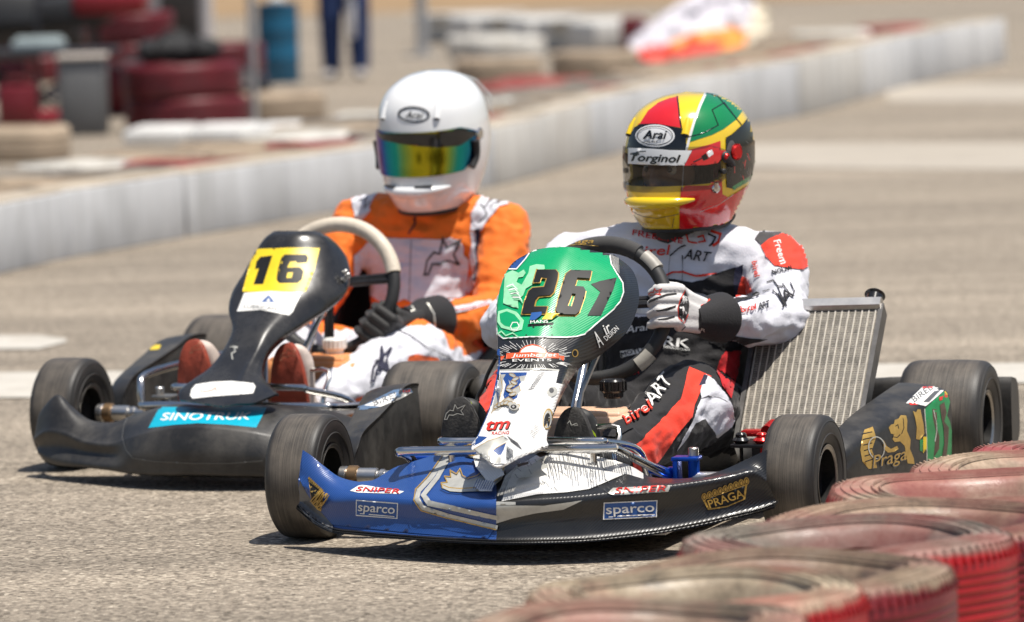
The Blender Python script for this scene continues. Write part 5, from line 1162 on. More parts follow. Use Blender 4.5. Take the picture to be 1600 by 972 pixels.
P.line([(60, 800), (150, 838), (240, 850), (380, 822)], 4, vin_brown); P.line([(350, 850), (340, 910)], 4, vin_brown)
P.poly(ellipse(227, 306, 130, 74), h_white); P.line(ellipse(227, 306, 116, 61), 5, h_black, True); P.text('Arai', (150, 326), (306, 326), 56, h_black, bold=0.07, shear=0.3); P.text('HELMET', (160, 350), (245, 352), 12, h_black, bold=0.02)
P.done()
P = Prints(vA, A, (970, 140), 4.227)
P.poly([(50, 385), (200, 390), (330, 400), (470, 403), (418, 502), (280, 500), (48, 490)], h_white)
P.poly([(472, 403), (560, 388), (650, 350), (695, 325), (700, 340), (690, 420), (640, 485), (560, 498), (420, 503)], h_red)
P.text('Torginol', (64, 470), (392, 482), 50, h_black, bold=0.13, shear=0.25)
P.line([(88, 425), (110, 412), (165, 408)], 7, h_black); P.poly([(78, 418), (120, 410), (110, 440), (84, 440)], h_black)
P.line([(482, 478), (540, 450)], 9, h_black); P.poly([(530, 440), (560, 420), (580, 455), (545, 470)], h_black); P.poly([(565, 415), (600, 395), (612, 425), (580, 448)], h_white)
P.line([(414, 505), (404, 700)], 4, vin_grey)
P.done()
def hp(T, u, v, z): return Vector(T(np.array([u, v, z])))
def helm_pt(T, ang, z, off=0.0):
    N = helmet_net(3, 3, off, z - 0.001, z + 0.001, ang - 0.5, ang + 0.5)[1, 1]; return Vector(T(N)), Vector(T(N * np.array([1.15, 1.15, 1]))) - Vector(T(N))
def vent_lip(T, mat, parent, sc=1.0, z=-.090):
    pts = []; rr = []
    for a in np.linspace(-36, 36, 25): q = helmet_net(3, 3, 0.001 + 0.005 * math.cos(R(a * 2.2)), z - .001, z + .001, a - .5, a + .5)[1, 1]; q[2] += -0.006 * math.cos(R(a * 2.2)) + 0.004; pts.append(tuple(T(q))); rr.append(0.0145 * (1 - (abs(a) / 37) ** 2 * 0.85))
    m = MB(); m.tube(pts, rr, 12); return m.build('chin_vent', mat, parent)
def slots(T, parent, spec, mat, name='vent_slot'):
    for a0, a1, z, off, r_ in spec:
        pts = [tuple(T(helmet_net(3, 3, off, z - .001, z + .001, a - .5, a + .5)[1, 1])) for a in np.linspace(a0, a1, 6)]; m = MB(); m.tube(pts, r_, 8); m.build(name, mat, parent)
def brow_vent(T, parent, ang, mat):
    c_, n_ = helm_pt(T, ang, .098, -.002); c2, _ = helm_pt(T, ang * 0.9, .060, 0.0); m = MB(); m.mi = 0; m.tube([c_, (c_ + c2) / 2 - n_.normalized() * 0.001, c2 - n_.normalized() * 0.002], [0.004, 0.009, 0.010], 10); m.mi = 1; m.disc(c2 + n_.normalized() * 0.001, (c2 - c_), 0.006, 0.004, 12); m.build('brow_vent', [mat, black_rub], parent)
vent_lip(TA, helmY, hA); slots(TA, hA, [(-26, -10, -.086, .0085, .0025), (4, 26, -.086, .0085, .0025)], black_rub)
brow_vent(TA, hA, 34, helmY); brow_vent(TA, hA, -34, helmY)
for s_ in (1, -1):
    q, n_ = helm_pt(TA, 84 * s_, .012, .006); m = MB(); m.disc(q, n_, 0.018, 0.008, 20, .3); m.build('visor_pivot', red_ano, hA)
    q, n_ = helm_pt(TA, 68 * s_, .004, .008); m = MB(); m.mi = 0; m.disc(q, n_, 0.013, 0.008, 18, .3); q2, _ = helm_pt(TA, 76 * s_, -.018, .010); m.tube([q, q2], [0.010, 0.006], 10); m.mi = 1; m.disc(q + n_.normalized() * 0.004, n_, 0.008, 0.006, 16, .3); m.build('visor_lever', [black_rub, red_ano], hA)
    q, n_ = helm_pt(TA, 64 * s_, -.028, .008); m = MB(); m.disc(q, n_, 0.006, 0.012, 14, .3); m.build('tear_off_post', black_rub, hA)
    q, n_ = helm_pt(TA, 56 * s_, -.066, .007); m = MB(); m.disc(q, n_, 0.010, 0.008, 16, .3); q2, _ = helm_pt(TA, 56 * s_, -.052, .008); m.tube([q, q2], [0.007, 0.005], 8); m.build('visor_latch', chrome, hA)
# eyes and brow seen dimly through the smoked visor
f_, l_, u_ = (Vector(q) for q in axA); hc = Vector(Hc)
face = hull_body('face', [[(tuple(hc + f_ * .085 - u_ * .03), (.045, .06, .05))], [(tuple(hc + f_ * .135 - u_ * .025), .012), (tuple(hc + f_ * .142 - u_ * .05), .015)]], 0.006, skin, rA, 3, None, offA)
m = MB()
for s_ in (1, -1): m.mi = 0; m.disc(hc + f_ * .118 + l_ * (s_ * .03) - u_ * .018, f_, 0.013, 0.014, 16, .5); m.mi = 1; m.disc(hc + f_ * .126 + l_ * (s_ * .03) - u_ * .018, f_, 0.006, 0.004, 14); m.tube([hc + f_ * .122 + l_ * (s_ * .015) + u_ * .002, hc + f_ * .118 + l_ * (s_ * .045) + u_ * .002], 0.004, 8)
m.build('eye', [eyew, eyeb], face)
m = MB(); m.tube([(-.99, .01, .54), (-.975, .01, .585), (-.97, .01, .610)], [0.09, 0.086, 0.080], 24); o = m.build('neck_brace', black_rub, rA); o.location = offA
bootblk = pm('black_boot', (0.02, 0.02, 0.019, 1), 0.55, 0, 0.3, 40, dirt=0.4, dirtcol=(0.08, 0.075, 0.065, 1)); neon = pm('neon_yellow', (0.55, 0.75, 0.02, 1), 0.5)
solek = pm('black_sole', (0.028, 0.026, 0.024, 1), 0.7, 0, 0.3, 40, bump=0.5, bscale=150)
bL, sL = boot(rA, offA, 0.068, 0.282, bootblk, solek); bR, sR = boot(rA, offA, -.172, 0.303, bootblk, solek)
P = Prints(sR, A, (680, 540), 4.86); star(P, 72, 448, 228, 560, vin_silver, 6); P.line([(45, 470), (80, 400), (140, 372), (200, 380), (262, 430), (320, 540), (345, 610)], 4, vin_grey)
P.polys([[(262, 425), (290, 430), (302, 458), (280, 450)], [(22, 510), (45, 500), (40, 525), (25, 545)]], neon); P.done()
P = Prints(sL, A, (680, 540), 4.86); P.line([(1005, 590), (1022, 570), (1035, 605), (1075, 590), (1085, 605), (1055, 608)], 6, vin_silver); P.done()
P = Prints(bL, A, (680, 540), 4.86); P.poly([(1130, 620), (1180, 625), (1215, 670), (1225, 705), (1190, 660), (1150, 640)], neon); P.done()

# driver of the 16 kart
jB = dict(pelvis=(-.86, 0, .145), waist=(-.93, 0, .26), chest=(-.975, 0, .40), neck=(-.965, .0, .555), head=(-.945, 0, .70), shL=(-.955, .200, .495), shR=(-.960, -.195, .505), elL=(-.80, .235, .300), elR=(-.78, -.25, .32), foL=(-.70, .205, .292), foR=(-.68, -.22, .33), wrL=(-.545, .150, .305), wrR=(-.535, -.17, .37), hipL=(-.84, .105, .13), hipR=(-.84, -.105, .13), knL=(-.46, .150, .222), knR=(-.45, -.19, .23), anL=(-.085, .09, .155), anR=(-.085, -.175, .165))
def mfB(c):
    if c.z > .62: return 2
    if c.x > -.78 and c.z < .30 and not (abs(c.y) > .10 and c.z > .235 and c.x < -.50) and not (c.x < -.6 and abs(c.y) > .16 and c.z > .21): return 1
    return 0
rB, offB, bodyB, gBL, gBR = driver(B, 'driver in orange and white suit and plain white helmet', jB, [c_orange, c_white, c_black], mfB, SWB, -36, 200, fabric('black_glove_cloth', (0.022, 0.021, 0.02, 1), 0.6, 0.3), c_black, cloth_wrinkle(0.0095, 11.0), 0.158)
cB = cuff(rB, offB, (-.55, .153, .305), (-.70, .205, .295), 0.055, c_black, 0.052); cuff(rB, offB, (-.54, -.172, .37), (-.68, -.215, .335), 0.054, c_black, 0.09)
P = Prints(cB, B, (400, 330), 2.626); P.line([(655, 415), (680, 440), (690, 490), (715, 500), (735, 470), (730, 420), (705, 380)], 6, vin_silver); P.line([(640, 390), (665, 430), (690, 450)], 7, vin_silver); P.line([(600, 465), (640, 410)], 5, vin_silver); P.done()
P = Prints(bodyB, B, (400, 330), 2.626); P.step = 2.8; P.base = 0.002; P.lay = 0.0003
P.poly([(400, 185), (470, 120), (530, 110), (640, 113), (760, 118), (800, 110), (835, 120), (855, 150), (850, 180), (875, 200), (865, 310), (860, 345), (800, 370), (720, 385), (640, 375), (610, 360), (540, 390), (430, 320), (400, 290)], c_white)
star(P, 692, 112, 842, 262, c_grey, 8)
P.line([(638, 120), (630, 370)], 3, c_grey)
P.poly([(880, 85), (925, 90), (905, 150), (915, 210), (905, 290), (870, 340), (860, 320), (885, 250), (878, 180), (885, 130)], c_white); P.line([(915, 92), (905, 150), (912, 215), (900, 285)], 9, c_navy)
P.poly([(885, 0), (960, -15), (975, -5), (940, 30), (925, 75), (880, 80), (885, 40)], c_white); P.poly([(400, -30), (460, -45), (470, 0), (430, 40), (405, 20)], c_white)
for q in ([(905, 5), (930, -8), (925, 25)], [(940, 5), (925, 45), (905, 60)], [(895, 30), (915, 20)]): P.line(q, 4, c_grey)
P.line([(648, 30), (655, 50), (628, 90)], 7, c_navy); P.line([(655, 20), (650, 60)], 4, c_navy)
P.poly([(775, 405), (810, 395), (900, 375), (960, 365), (975, 378), (900, 400), (830, 415), (785, 425)], c_white); P.line([(790, 412), (880, 398), (950, 378)], 4, c_red)
# legs
P.poly([(625, 595), (660, 588), (740, 600), (785, 650), (790, 668), (640, 672), (560, 700), (520, 750), (440, 790), (400, 785), (410, 765), (480, 750), (540, 700), (600, 660), (612, 640)], c_dorange)
star(P, 470, 560, 540, 700, c_navy, 9, slant=10)
P.poly([(500, 600), (522, 590), (520, 620), (538, 640), (515, 650), (490, 640)], c_navy)
P.line([(560, 480), (630, 510), (700, 560), (790, 600)], 3, c_grey); P.line([(440, 520), (560, 480)], 2, c_grey)
P.view((440, 80), 3.24)
P.poly([(350, 740), (400, 715), (500, 690), (520, 690), (470, 740), (440, 800), (410, 850), (375, 840), (360, 780)], c_white); P.line([(390, 760), (430, 745), (420, 800), (450, 760)], 6, c_grey)
P.poly([(1030, 680), (1100, 700), (1180, 770), (1100, 790), (1050, 850), (1010, 910), (975, 880), (960, 830), (990, 770), (1020, 720)], c_white)
for q in ([(1050, 720), (1110, 750), (1060, 790)], [(1010, 780), (1040, 830), (1000, 870)], [(1080, 730), (1060, 760), (1020, 800)], [(1120, 750), (1090, 780)]): P.line(q, 7, c_grey)
P.poly([(980, 905), (1010, 900), (1005, 990), (990, 990)], c_navy)
P.done()
HcB = B.at(678, 211, x=-.95)
hB, vB, TB, axB = helmet(B, rB, offB, HcB, 2, 8, 0.965, h_white, iridium_mat(), 1.12)
P = Prints(hB, B, (440, 80), 3.24)
P.line(ellipse(670, 322, 76, 36, 3), 9, h_black, True); P.text('Arai', (628, 338), (718, 340), 34, h_black, bold=0.03, shear=0.35)
P.done()
P = Prints(vB, B, (440, 80), 3.24)
P.poly([(470, 330), (520, 360), (600, 375), (700, 380), (800, 380), (900, 365), (960, 345), (1000, 320), (1015, 400), (960, 440), (905, 478), (800, 488), (700, 482), (600, 470), (510, 450), (490, 430)], h_black)
P.done()
vent_lip(TB, h_white, hB, z=-.100); slots(TB, hB, [(-24, -12, -.088, .012, .003), (6, 20, -.088, .012, .003)], black_rub); brow_vent(TB, hB, 32, h_white); brow_vent(TB, hB, -34, h_white)
for s_ in (1, -1):
    q, n_ = helm_pt(TB, 80 * s_, .006, .006); m = MB(); m.disc(q, n_, 0.016, 0.008, 20, .3); m.build('visor_pivot', chrome, hB)
    q, n_ = helm_pt(TB, 70 * s_, -.004, .009); q2, _ = helm_pt(TB, 62 * s_, -.064, .010); q1, _ = helm_pt(TB, 70 * s_, -.04, .010); m = MB(); m.tube([q, q1, q2], [0.010, 0.008, 0.008], 10, res=4); m.build('visor_lever', black_rub, hB)
# clear spoiler behind the crown
m = MB(); pts = []
V = []; n = 15
for i, (zz, ex) in enumerate(((.135, .004), (.115, .016), (.075, .022), (.03, .012))):
    for a in np.linspace(120, 240, n): q = helmet_net(3, 3, ex, zz - .001, zz + .001, a - .5, a + .5)[1, 1]; V.append(tuple(TB(q)))
m.add(V, [(i * n + j, i * n + j + 1, (i + 1) * n + j + 1, (i + 1) * n + j) for i in range(3) for j in range(n - 1)]); m.build('rear_spoiler', glass_mat('clear_spoiler', (0.6, 0.62, 0.62, 1), 0.45, 0.1), hB)
for h_ in (hA, hB):
    pass
red_sole = pm('red_sole', (0.30, 0.045, 0.02, 1), 0.6, 0, 0.25, 30, bump=0.3, bscale=120, dirt=0.4, dirtcol=(0.12, 0.05, 0.03, 1)); bootw = pm('white_red_boot', (0.60, 0.50, 0.44, 1), 0.6, 0, 0.2, 30)
b1, s1 = boot(rB, offB, 0.066, 0.305, bootw, red_sole); b2, s2 = boot(rB, offB, -.172, 0.312, bootw, red_sole)
P = Prints(s1, B, (220, 480), 2.963); star(P, 642, 190, 722, 245, pm('sole_logo', (0.40, 0.15, 0.08, 1), 0.6), 4); P.done()
P = Prints(s2, B, (220, 480), 2.963); star(P, 228, 160, 315, 212, pm('sole_logo', (0.40, 0.15, 0.08, 1), 0.6), 4); P.done()

# ------------------------------------------------------------ painted tyres edging the corner
def painted_tyre_mat(name, red, top, seed, topred=0.45, h=0.2, rad=0.27):
    m = bpy.data.materials.new(name); m.use_nodes = True; t = m.node_tree; p = t.nodes['Principled BSDF']; L = t.links.new
    tc = nn(t, 'ShaderNodeTexCoord'); mp = nn(t, 'ShaderNodeMapping'); mp.inputs['Location'].default_value = (seed, seed * 2, seed); L(tc.outputs['Object'], mp.inputs[0])
    sp = nn(t, 'ShaderNodeSeparateXYZ'); L(tc.outputs['Normal'], sp.inputs[0]); so = nn(t, 'ShaderNodeSeparateXYZ'); L(tc.outputs['Object'], so.inputs[0])
    n1 = nn(t, 'ShaderNodeTexNoise'); n1.inputs['Scale'].default_value = 9; n1.inputs['Detail'].default_value = 8; n1.inputs['Roughness'].default_value = 0.7; L(mp.outputs[0], n1.inputs['Vector'])
    at = nn(t, 'ShaderNodeMath', operation='ARCTAN2'); L(so.outputs[1], at.inputs[0]); L(so.outputs[0], at.inputs[1])
    cb = nn(t, 'ShaderNodeCombineXYZ'); L(at.outputs[0], cb.inputs[0]); zz = nn(t, 'ShaderNodeMath', operation='MULTIPLY'); L(so.outputs[2], zz.inputs[0]); zz.inputs[1].default_value = 90; L(zz.outputs[0], cb.inputs[2])
    n2 = nn(t, 'ShaderNodeTexNoise'); n2.inputs['Scale'].default_value = 1.3; n2.inputs['Detail'].default_value = 5; n2.inputs['Roughness'].default_value = 0.65; L(cb.outputs[0], n2.inputs['Vector'])
    # how much paint survives: all of it on the tread, little on the trodden upper wall
    a = nn(t, 'ShaderNodeMath', operation='MULTIPLY_ADD'); L(n1.outputs[0], a.inputs[0]); a.inputs[1].default_value = 0.05; a.inputs[2].default_value = -0.025
    b = nn(t, 'ShaderNodeMath', operation='ADD'); L(so.outputs[2], b.inputs[0]); L(a.outputs[0], b.inputs[1])
    mr = nn(t, 'ShaderNodeMapRange'); mr.inputs[1].default_value = h / 2 - 0.020; mr.inputs[2].default_value = h / 2 - 0.007; L(b.outputs[0], mr.inputs[0])
    rd = nn(t, 'ShaderNodeMix', data_type='RGBA'); rd.inputs[6].default_value = [c * 0.45 for c in red] + [1]; rd.inputs[7].default_value = [c * 1.1 for c in red] + [1]
    r2 = nn(t, 'ShaderNodeMapRange'); r2.inputs[1].default_value = 0.3; r2.inputs[2].default_value = 0.6; L(n2.outputs[0], r2.inputs[0]); L(r2.outputs[0], rd.inputs[0])
    tp = nn(t, 'ShaderNodeValToRGB'); e = tp.color_ramp.elements; e[0].position = 0.33; e[0].color = (0.10, 0.085, 0.065, 1); e[1].position = 0.7; e[1].color = (*top, 1)
    x = e.new(0.42); x.color = (top[0] * .55, top[1] * .5, top[2] * .45, 1); x = e.new(0.55); x.color = (top[0] * .85, top[1] * .78, top[2] * .72, 1)
    n3 = nn(t, 'ShaderNodeTexNoise'); n3.inputs['Scale'].default_value = 14; n3.inputs['Detail'].default_value = 10; n3.inputs['Roughness'].default_value = 0.75; L(mp.outputs[0], n3.inputs['Vector']); L(n3.outputs[0], tp.inputs[0])
    n4 = nn(t, 'ShaderNodeTexNoise'); n4.inputs['Scale'].default_value = 5; n4.inputs['Detail'].default_value = 6; mp2 = nn(t, 'ShaderNodeMapping'); mp2.inputs['Location'].default_value = (seed * 3, 0, 7); L(tc.outputs['Object'], mp2.inputs[0]); L(mp2.outputs[0], n4.inputs['Vector'])
    r4 = nn(t, 'ShaderNodeMapRange'); r4.inputs[1].default_value = 0.40; r4.inputs[2].default_value = 0.62; r4.inputs[4].default_value = topred; L(n4.outputs[0], r4.inputs[0])
    tr = nn(t, 'ShaderNodeMix', data_type='RGBA'); L(r4.outputs[0], tr.inputs[0]); L(tp.outputs[0], tr.inputs[6]); tr.inputs[7].default_value = (red[0] * 0.95 + 0.02, red[1] + 0.035, red[2] + 0.03, 1)
    mx = nn(t, 'ShaderNodeMix', data_type='RGBA'); L(mr.outputs[0], mx.inputs[0]); L(rd.outputs[2], mx.inputs[6]); L(tr.outputs[2], mx.inputs[7]); 
    x2 = nn(t, 'ShaderNodeVectorMath', operation='MULTIPLY'); L(tc.outputs['Object'], x2.inputs[0]); x2.inputs[1].default_value = (1, 1, 0); ln_ = nn(t, 'ShaderNodeVectorMath', operation='LENGTH'); L(x2.outputs[0], ln_.inputs[0])
    ri = nn(t, 'ShaderNodeMapRange'); ri.inputs[1].default_value = rad * 0.84; ri.inputs[2].default_value = rad * 0.92; L(ln_.outputs['Value'], ri.inputs[0])
    iv = nn(t, 'ShaderNodeMath', operation='MAXIMUM'); one = nn(t, 'ShaderNodeMath', operation='SUBTRACT'); one.inputs[0].default_value = 1.0; L(ri.outputs[0], one.inputs[1]); L(one.outputs[0], iv.inputs[0]); L(mr.outputs[0], iv.inputs[1]); L(iv.outputs[0], mx.inputs[0])
    L(mx.outputs[2], p.inputs['Base Color'])
    ro = nn(t, 'ShaderNodeMapRange'); ro.inputs[3].default_value = 0.33; ro.inputs[4].default_value = 0.7; L(mr.outputs[0], ro.inputs[0]); L(ro.outputs[0], p.inputs['Roughness'])
    bp = nn(t, 'ShaderNodeBump'); bp.inputs['Strength'].default_value = 0.6; bp.inputs['Distance'].default_value = 0.004; L(n3.outputs[0], bp.inputs['Height']); L(bp.outputs[0], p.inputs['Normal'])
    return m
def flat_tyre(cx, cy, rad, h, mat, label, group, z=0.0, tilt=(0, 0), hole=0.62, ribs=5, bars=False, n=140, name='painted_tyre', cut=None):
    m = MB(); hz = h / 2; rh = rad * hole
    pr = [(rh, hz * 0.62), (rh + 0.008, hz * 0.80), (rh + 0.02, hz * 0.93), (rad * 0.80, hz * 1.0), (rad * 0.895, hz * 0.99), (rad * 0.945, hz * 0.96), (rad * 0.978, hz * 0.89), (rad * 0.994, hz * 0.76)]
    mid = []
    for k in range(ribs):
        z0 = hz * (0.62 - 1.24 * (k + 0.06) / ribs); z1 = hz * (0.62 - 1.24 * (k + 0.86) / ribs); mid += [(rad * 0.997, z0), (rad, z0 - 0.002), (rad, z1 + 0.002), (rad * 0.997, z1), (rad * 0.992, z1 - 0.001)]
    low = [(a, -b) for a, b in pr[::-1]]
    inner = [(rh - 0.004, -hz * 0.55), (rad * 0.80, -hz * 0.78), (rad * 0.93, -hz * 0.5), (rad * 0.95, 0), (rad * 0.93, hz * 0.5), (rad * 0.80, hz * 0.80), (rh - 0.002, hz * 0.57)]
    m.lathe(pr + mid + low + inner, (0, 0, 0), (0, 0, 1), n, closed=True)
    for q, a_ in ((0.69, .985), (0.735, 1.0), (0.80, 1.008), (0.86, 1.006), (0.915, .992)): m.lathe([(rad * q - 0.0025, hz * (a_ - 0.03)), (rad * q - .001, hz * a_ + .0018), (rad * q + .001, hz * a_ + .0018), (rad * q + 0.0025, hz * (a_ - 0.03))], (0, 0, 0), (0, 0, 1), n)
    if n > 100:
        for k in range(90): a = 2 * math.pi * k / 90; m.box((math.cos(a) * rad * 0.981, math.sin(a) * rad * 0.981, hz * 0.83), (0.007, 0.0045, 0.030), Matrix.Rotation(a, 3, 'Z') @ Matrix.Rotation(R(-24), 3, 'Y'))
    if bars:
        for k in range(56): a = 2 * math.pi * k / 56; m.box((math.cos(a) * rad * 0.972, math.sin(a) * rad * 0.972, hz * 0.80), (0.016, 0.007, 0.03), Matrix.Rotation(a, 3, 'Z') @ Matrix.Rotation(R(-32), 3, 'Y'))
    o = m.build(name, mat, None, auto=40); o.location = (cx, cy, z + hz); o.rotation_euler = (tilt[0], tilt[1], random.uniform(0, 6.28))
    for v in o.data.vertices:   # sagging, never perfectly round
        a = math.atan2(v.co.y, v.co.x); k = 1 + 0.012 * math.sin(2 * a + cx * 9) + 0.006 * math.sin(5 * a + cy * 7); v.co.x *= k; v.co.y *= k; v.co.z += 0.004 * math.sin(3 * a + cx * 5)
    if cut:   # where the next tyre is jammed in, the rubber is pushed away
        b = bmesh.new(); b.from_mesh(o.data); rz = Matrix.Rotation(o.rotation_euler.z, 3, 'Z')
        dead = [f for f in b.faces if any(math.hypot((rz @ f.calc_center_median()).x + cx - x, (rz @ f.calc_center_median()).y + cy - y) < r_ - 0.012 for x, y, r_ in cut)]
        bmesh.ops.delete(b, geom=dead, context='FACES'); b.to_mesh(o.data); b.free()
    tag(o, label, 'tyre', group); return o
reds = [(0.34, 0.012, 0.014), (0.36, 0.014, 0.015), (0.17, 0.012, 0.015), (0.35, 0.009, 0.011), (0.17, 0.008, 0.011), (0.29, 0.017, 0.02), (0.27, 0.018, 0.02), (0.27, 0.016, 0.02)]
tops = [(0.36, 0.31, 0.24), (0.46, 0.40, 0.30), (0.33, 0.265, 0.195), (0.27, 0.25, 0.215), (0.40, 0.30, 0.225), (0.42, 0.345, 0.265), (0.46, 0.37, 0.28), (0.28, 0.22, 0.175)]
fl = ['red tyre cut by the bottom edge of the photo, nearest of the corner row', 'red tyre with pale sandy top, second from the bottom edge', 'dark red tyre with brown worn top, third from the bottom edge',
      'bright red tyre with blackened grey top, fourth in the corner row', 'red tyre with pinkish dusty top just in front of the black nose tip', 'red tyre with sandy top hiding the foot of the front left wheel',
      'tyre with pale worn top below the lion side pod', 'red tyre with shiny rim below the rear wheel, farthest of the corner row']
# left, right, top edge in the photograph, height of the tyre
spec = [(705, 1262, 943, .262), (806, 1350, 893, .250), (935, 1482, 865, .238), (1044, 1574, 812, .226), (1165, 1700, 784, .214), (1272, 1800, 735, .202), (1390, 1905, 706, .190), (1490, 1990, 682, .178)]
done_ = []
for i, (l_, r_, ty_, h_) in enumerate(spec):
    f0 = ground_at((l_ + r_) / 2, ty_, h_ * 0.97); d0 = np.dot(f0 - C0, CW); rad_ = (r_ - l_) / 2 / FPX * (d0 - 0.25); mt = painted_tyre_mat('red_tyre_paint_%s' % 'abcdefgh'[i], reds[i], tops[i], i * 3.7 + 1, (0.45, 0.45, 0.5, 0.4, 0.85, 0.6, 0.6, 0.95)[i], h_, rad_)
    flat_tyre(f0[0], f0[1] - rad_ * 0.93, rad_, h_, mt, fl[i], 'red tyres edging the corner', ribs=9, cut=list(done_)); done_.append((f0[0], f0[1] - rad_ * 0.93, rad_))

# ------------------------------------------------------------ low white wall, block by block
wallp = pm('whitewashed_concrete', (0.64, 0.64, 0.635, 1), 0.75, 0, 0.10, 2.5, bump=0.3, bscale=30, dirt=0.8, dirtcol=(0.34, 0.335, 0.32, 1), dscale=1.3, stretch=(3.5, 3.5, 0.8))
walltop = pm('dusty_block_top', (0.36, 0.30, 0.225, 1), 0.85, 0, 0.3, 4, bump=0.3, bscale=30, dirt=0.6, dirtcol=(0.56, 0.52, 0.45, 1), dscale=3)
walls = [wallp] + [pm('whitewashed_concrete_' + n_, (*c_, 1), 0.75, 0, 0.12, 2.5, bump=0.3, bscale=30, dirt=0.8, dirtcol=(*d_, 1), dscale=1.6, stretch=(3.5, 3.5, 0.8)) for n_, c_, d_ in (('grey', (.56, .565, .57), (.30, .30, .29)), ('cream', (.56, .545, .51), (.36, .33, .29)))]
wp = [(-300, 560), (-150, 480), (0, 425), (150, 396), (290, 371), (480, 338), (640, 312), (780, 290), (950, 243), (1100, 207), (1200, 191), (1290, 172), (1412, 136), (1500, 115), (1580, 97)]
path = cr(np.array([ground_at(*q)[:2] for q in wp]), 400); seg_l = np.linalg.norm(np.diff(path, axis=0), axis=1); cum = np.concatenate([[0], np.cumsum(seg_l)])
def on_path(s): return np.array([np.interp(s, cum, path[:, 0]), np.interp(s, cum, path[:, 1])])
s_gap = cum[np.argmin(np.abs(path[:, 1] - ground_at(290, 371)[1]))]
BL = 1.05; s0 = s_gap - BL * math.floor(s_gap / BL); k = 0; s_ = s0
while s_ + BL < cum[-1] + 0.3:
    gp = 0.0015 if s_ < 7 else 0.012; a, b = on_path(s_ + gp), on_path(min(s_ + BL - gp, cum[-1])); d_ = b - a; ln = np.linalg.norm(d_)
    if ln < 0.3: break
    d_ = d_ / ln; nrm = np.array([-d_[1], d_[0]]); hgt = 0.245 + 0.065 * min(1, max(0, (s_ - 6) / 8)) + random.uniform(-.006, .006); wd = 0.20
    if abs(s_ - s_gap) < 0.05: a = a + d_ * 0.03; ln -= 0.03
    m = MB(); m.mi = 0; c_ = (a + b) / 2 + nrm * wd / 2
    rot = Matrix.Rotation(math.atan2(d_[1], d_[0]) , 3, 'Z')
    m.box((c_[0], c_[1], hgt / 2), (ln, wd, hgt), rot, 0.005); m.mi = 1; m.box((c_[0], c_[1], hgt + 0.004), (ln - 0.03, wd - 0.03, 0.012), rot, 0.004)
    lab = 'whitewashed concrete block in the low curving wall behind the karts'
    if k_near := abs(s_ - s_gap) < 0.05: lab = 'white wall block just right of the open dark joint'
    elif abs(s_ + BL - s_gap) < 0.05: lab = 'white wall block just left of the open dark joint'
    o = m.build('wall_block', [random.choice(walls), walltop]); tag(o, lab, 'wall block', 'blocks of the low white wall'); s_ += BL; k += 1
# the last block at the far right end takes its own words
o['label'] = 'last white wall block at the far right end'

# old tyres lying in the infield behind the wall
old = [('white', (0.60, 0.58, 0.53)), ('tan', (0.36, 0.28, 0.20)), ('red', (0.27, 0.04, 0.04)), ('grey', (0.22, 0.195, 0.165))]
om = {n_: pm(n_ + '_old_tyre', (*c_, 1), 0.75, 0, 0.25, 6, bump=0.3, bscale=40, dirt=0.5, dirtcol=(0.34, 0.28, 0.20, 1)) for n_, c_ in old}
otl = {'white': 'white painted old tyre lying flat behind the low wall', 'tan': 'dusty tan old tyre lying flat behind the low wall', 'red': 'faded red old tyre lying flat behind the low wall', 'grey': 'bare grey old tyre lying flat behind the low wall'}
spots = []
def lay(px, py, kind, z=0.0, rad=0.30):
    q = ground_at(px, py)
    for (x, y, r_) in spots:
        if math.hypot(x - q[0], y - q[1]) < (r_ + rad) * 1.0: return
    spots.append((q[0], q[1], rad)); flat_tyre(q[0], q[1], rad, 0.17, om[kind], otl[kind], kind + ' old tyres behind the wall', bars=False, n=36, ribs=3)
s_ = 0.6
while s_ < cum[-1] - 0.5:
    q = on_path(s_); q2 = on_path(s_ + 0.1); d_ = (q2 - q) / np.linalg.norm(q2 - q); nrm = np.array([-d_[1], d_[0]])
    for row in range(3 if s_ < 5 else 2):
        kind = random.choice(['tan', 'tan', 'grey', 'grey', 'tan', 'white'] if row else ['red', 'tan', 'tan', 'grey', 'red' if s_ > 9 else 'tan'])
        c_ = q + nrm * (0.52 + row * 0.64) + d_ * (0.3 * (row % 2)) + RNG.uniform(-.02, .02, 2)
        if all(math.hypot(x - c_[0], y - c_[1]) > r_ + 0.31 for x, y, r_ in spots): spots.append((c_[0], c_[1], .30)); flat_tyre(c_[0], c_[1], 0.30, 0.235 - 0.02 * row, om[kind], otl[kind], kind + ' old tyres behind the wall', bars=False, n=36, ribs=3)
    s_ += 0.64
for i, (x0, x1, lab) in enumerate(((200, 300, 'white kerb slab in front of the dark red tyre stack'), (302, 400, 'white kerb slab at the foot of the grey post'), (402, 500, 'white kerb slab between grey post and white helmet'), (502, 606, 'white kerb slab touching the white helmet on its left'))):
    a, b = ground_at(x0, 226 - i * 2.5), ground_at(x1, 223.5 - i * 2.5); c_ = (a + b) / 2; m = MB(); ro = Matrix.Rotation(math.atan2(b[1] - a[1], b[0] - a[0]), 3, 'Z'); ln = np.linalg.norm(b - a) - .01; m.box((c_[0], c_[1] + .3, .035), (ln, .62, .07), ro, .012); m.box((c_[0], c_[1] + .3, .075), (ln * .9, .5, .012), ro, .004)
    tag(m.build('kerb_slab', pm('bright_white_slab', (0.72, 0.71, 0.68, 1), .7, 0, .08, 4, dirt=.4)), lab, 'kerb slab', 'low white kerb slabs')
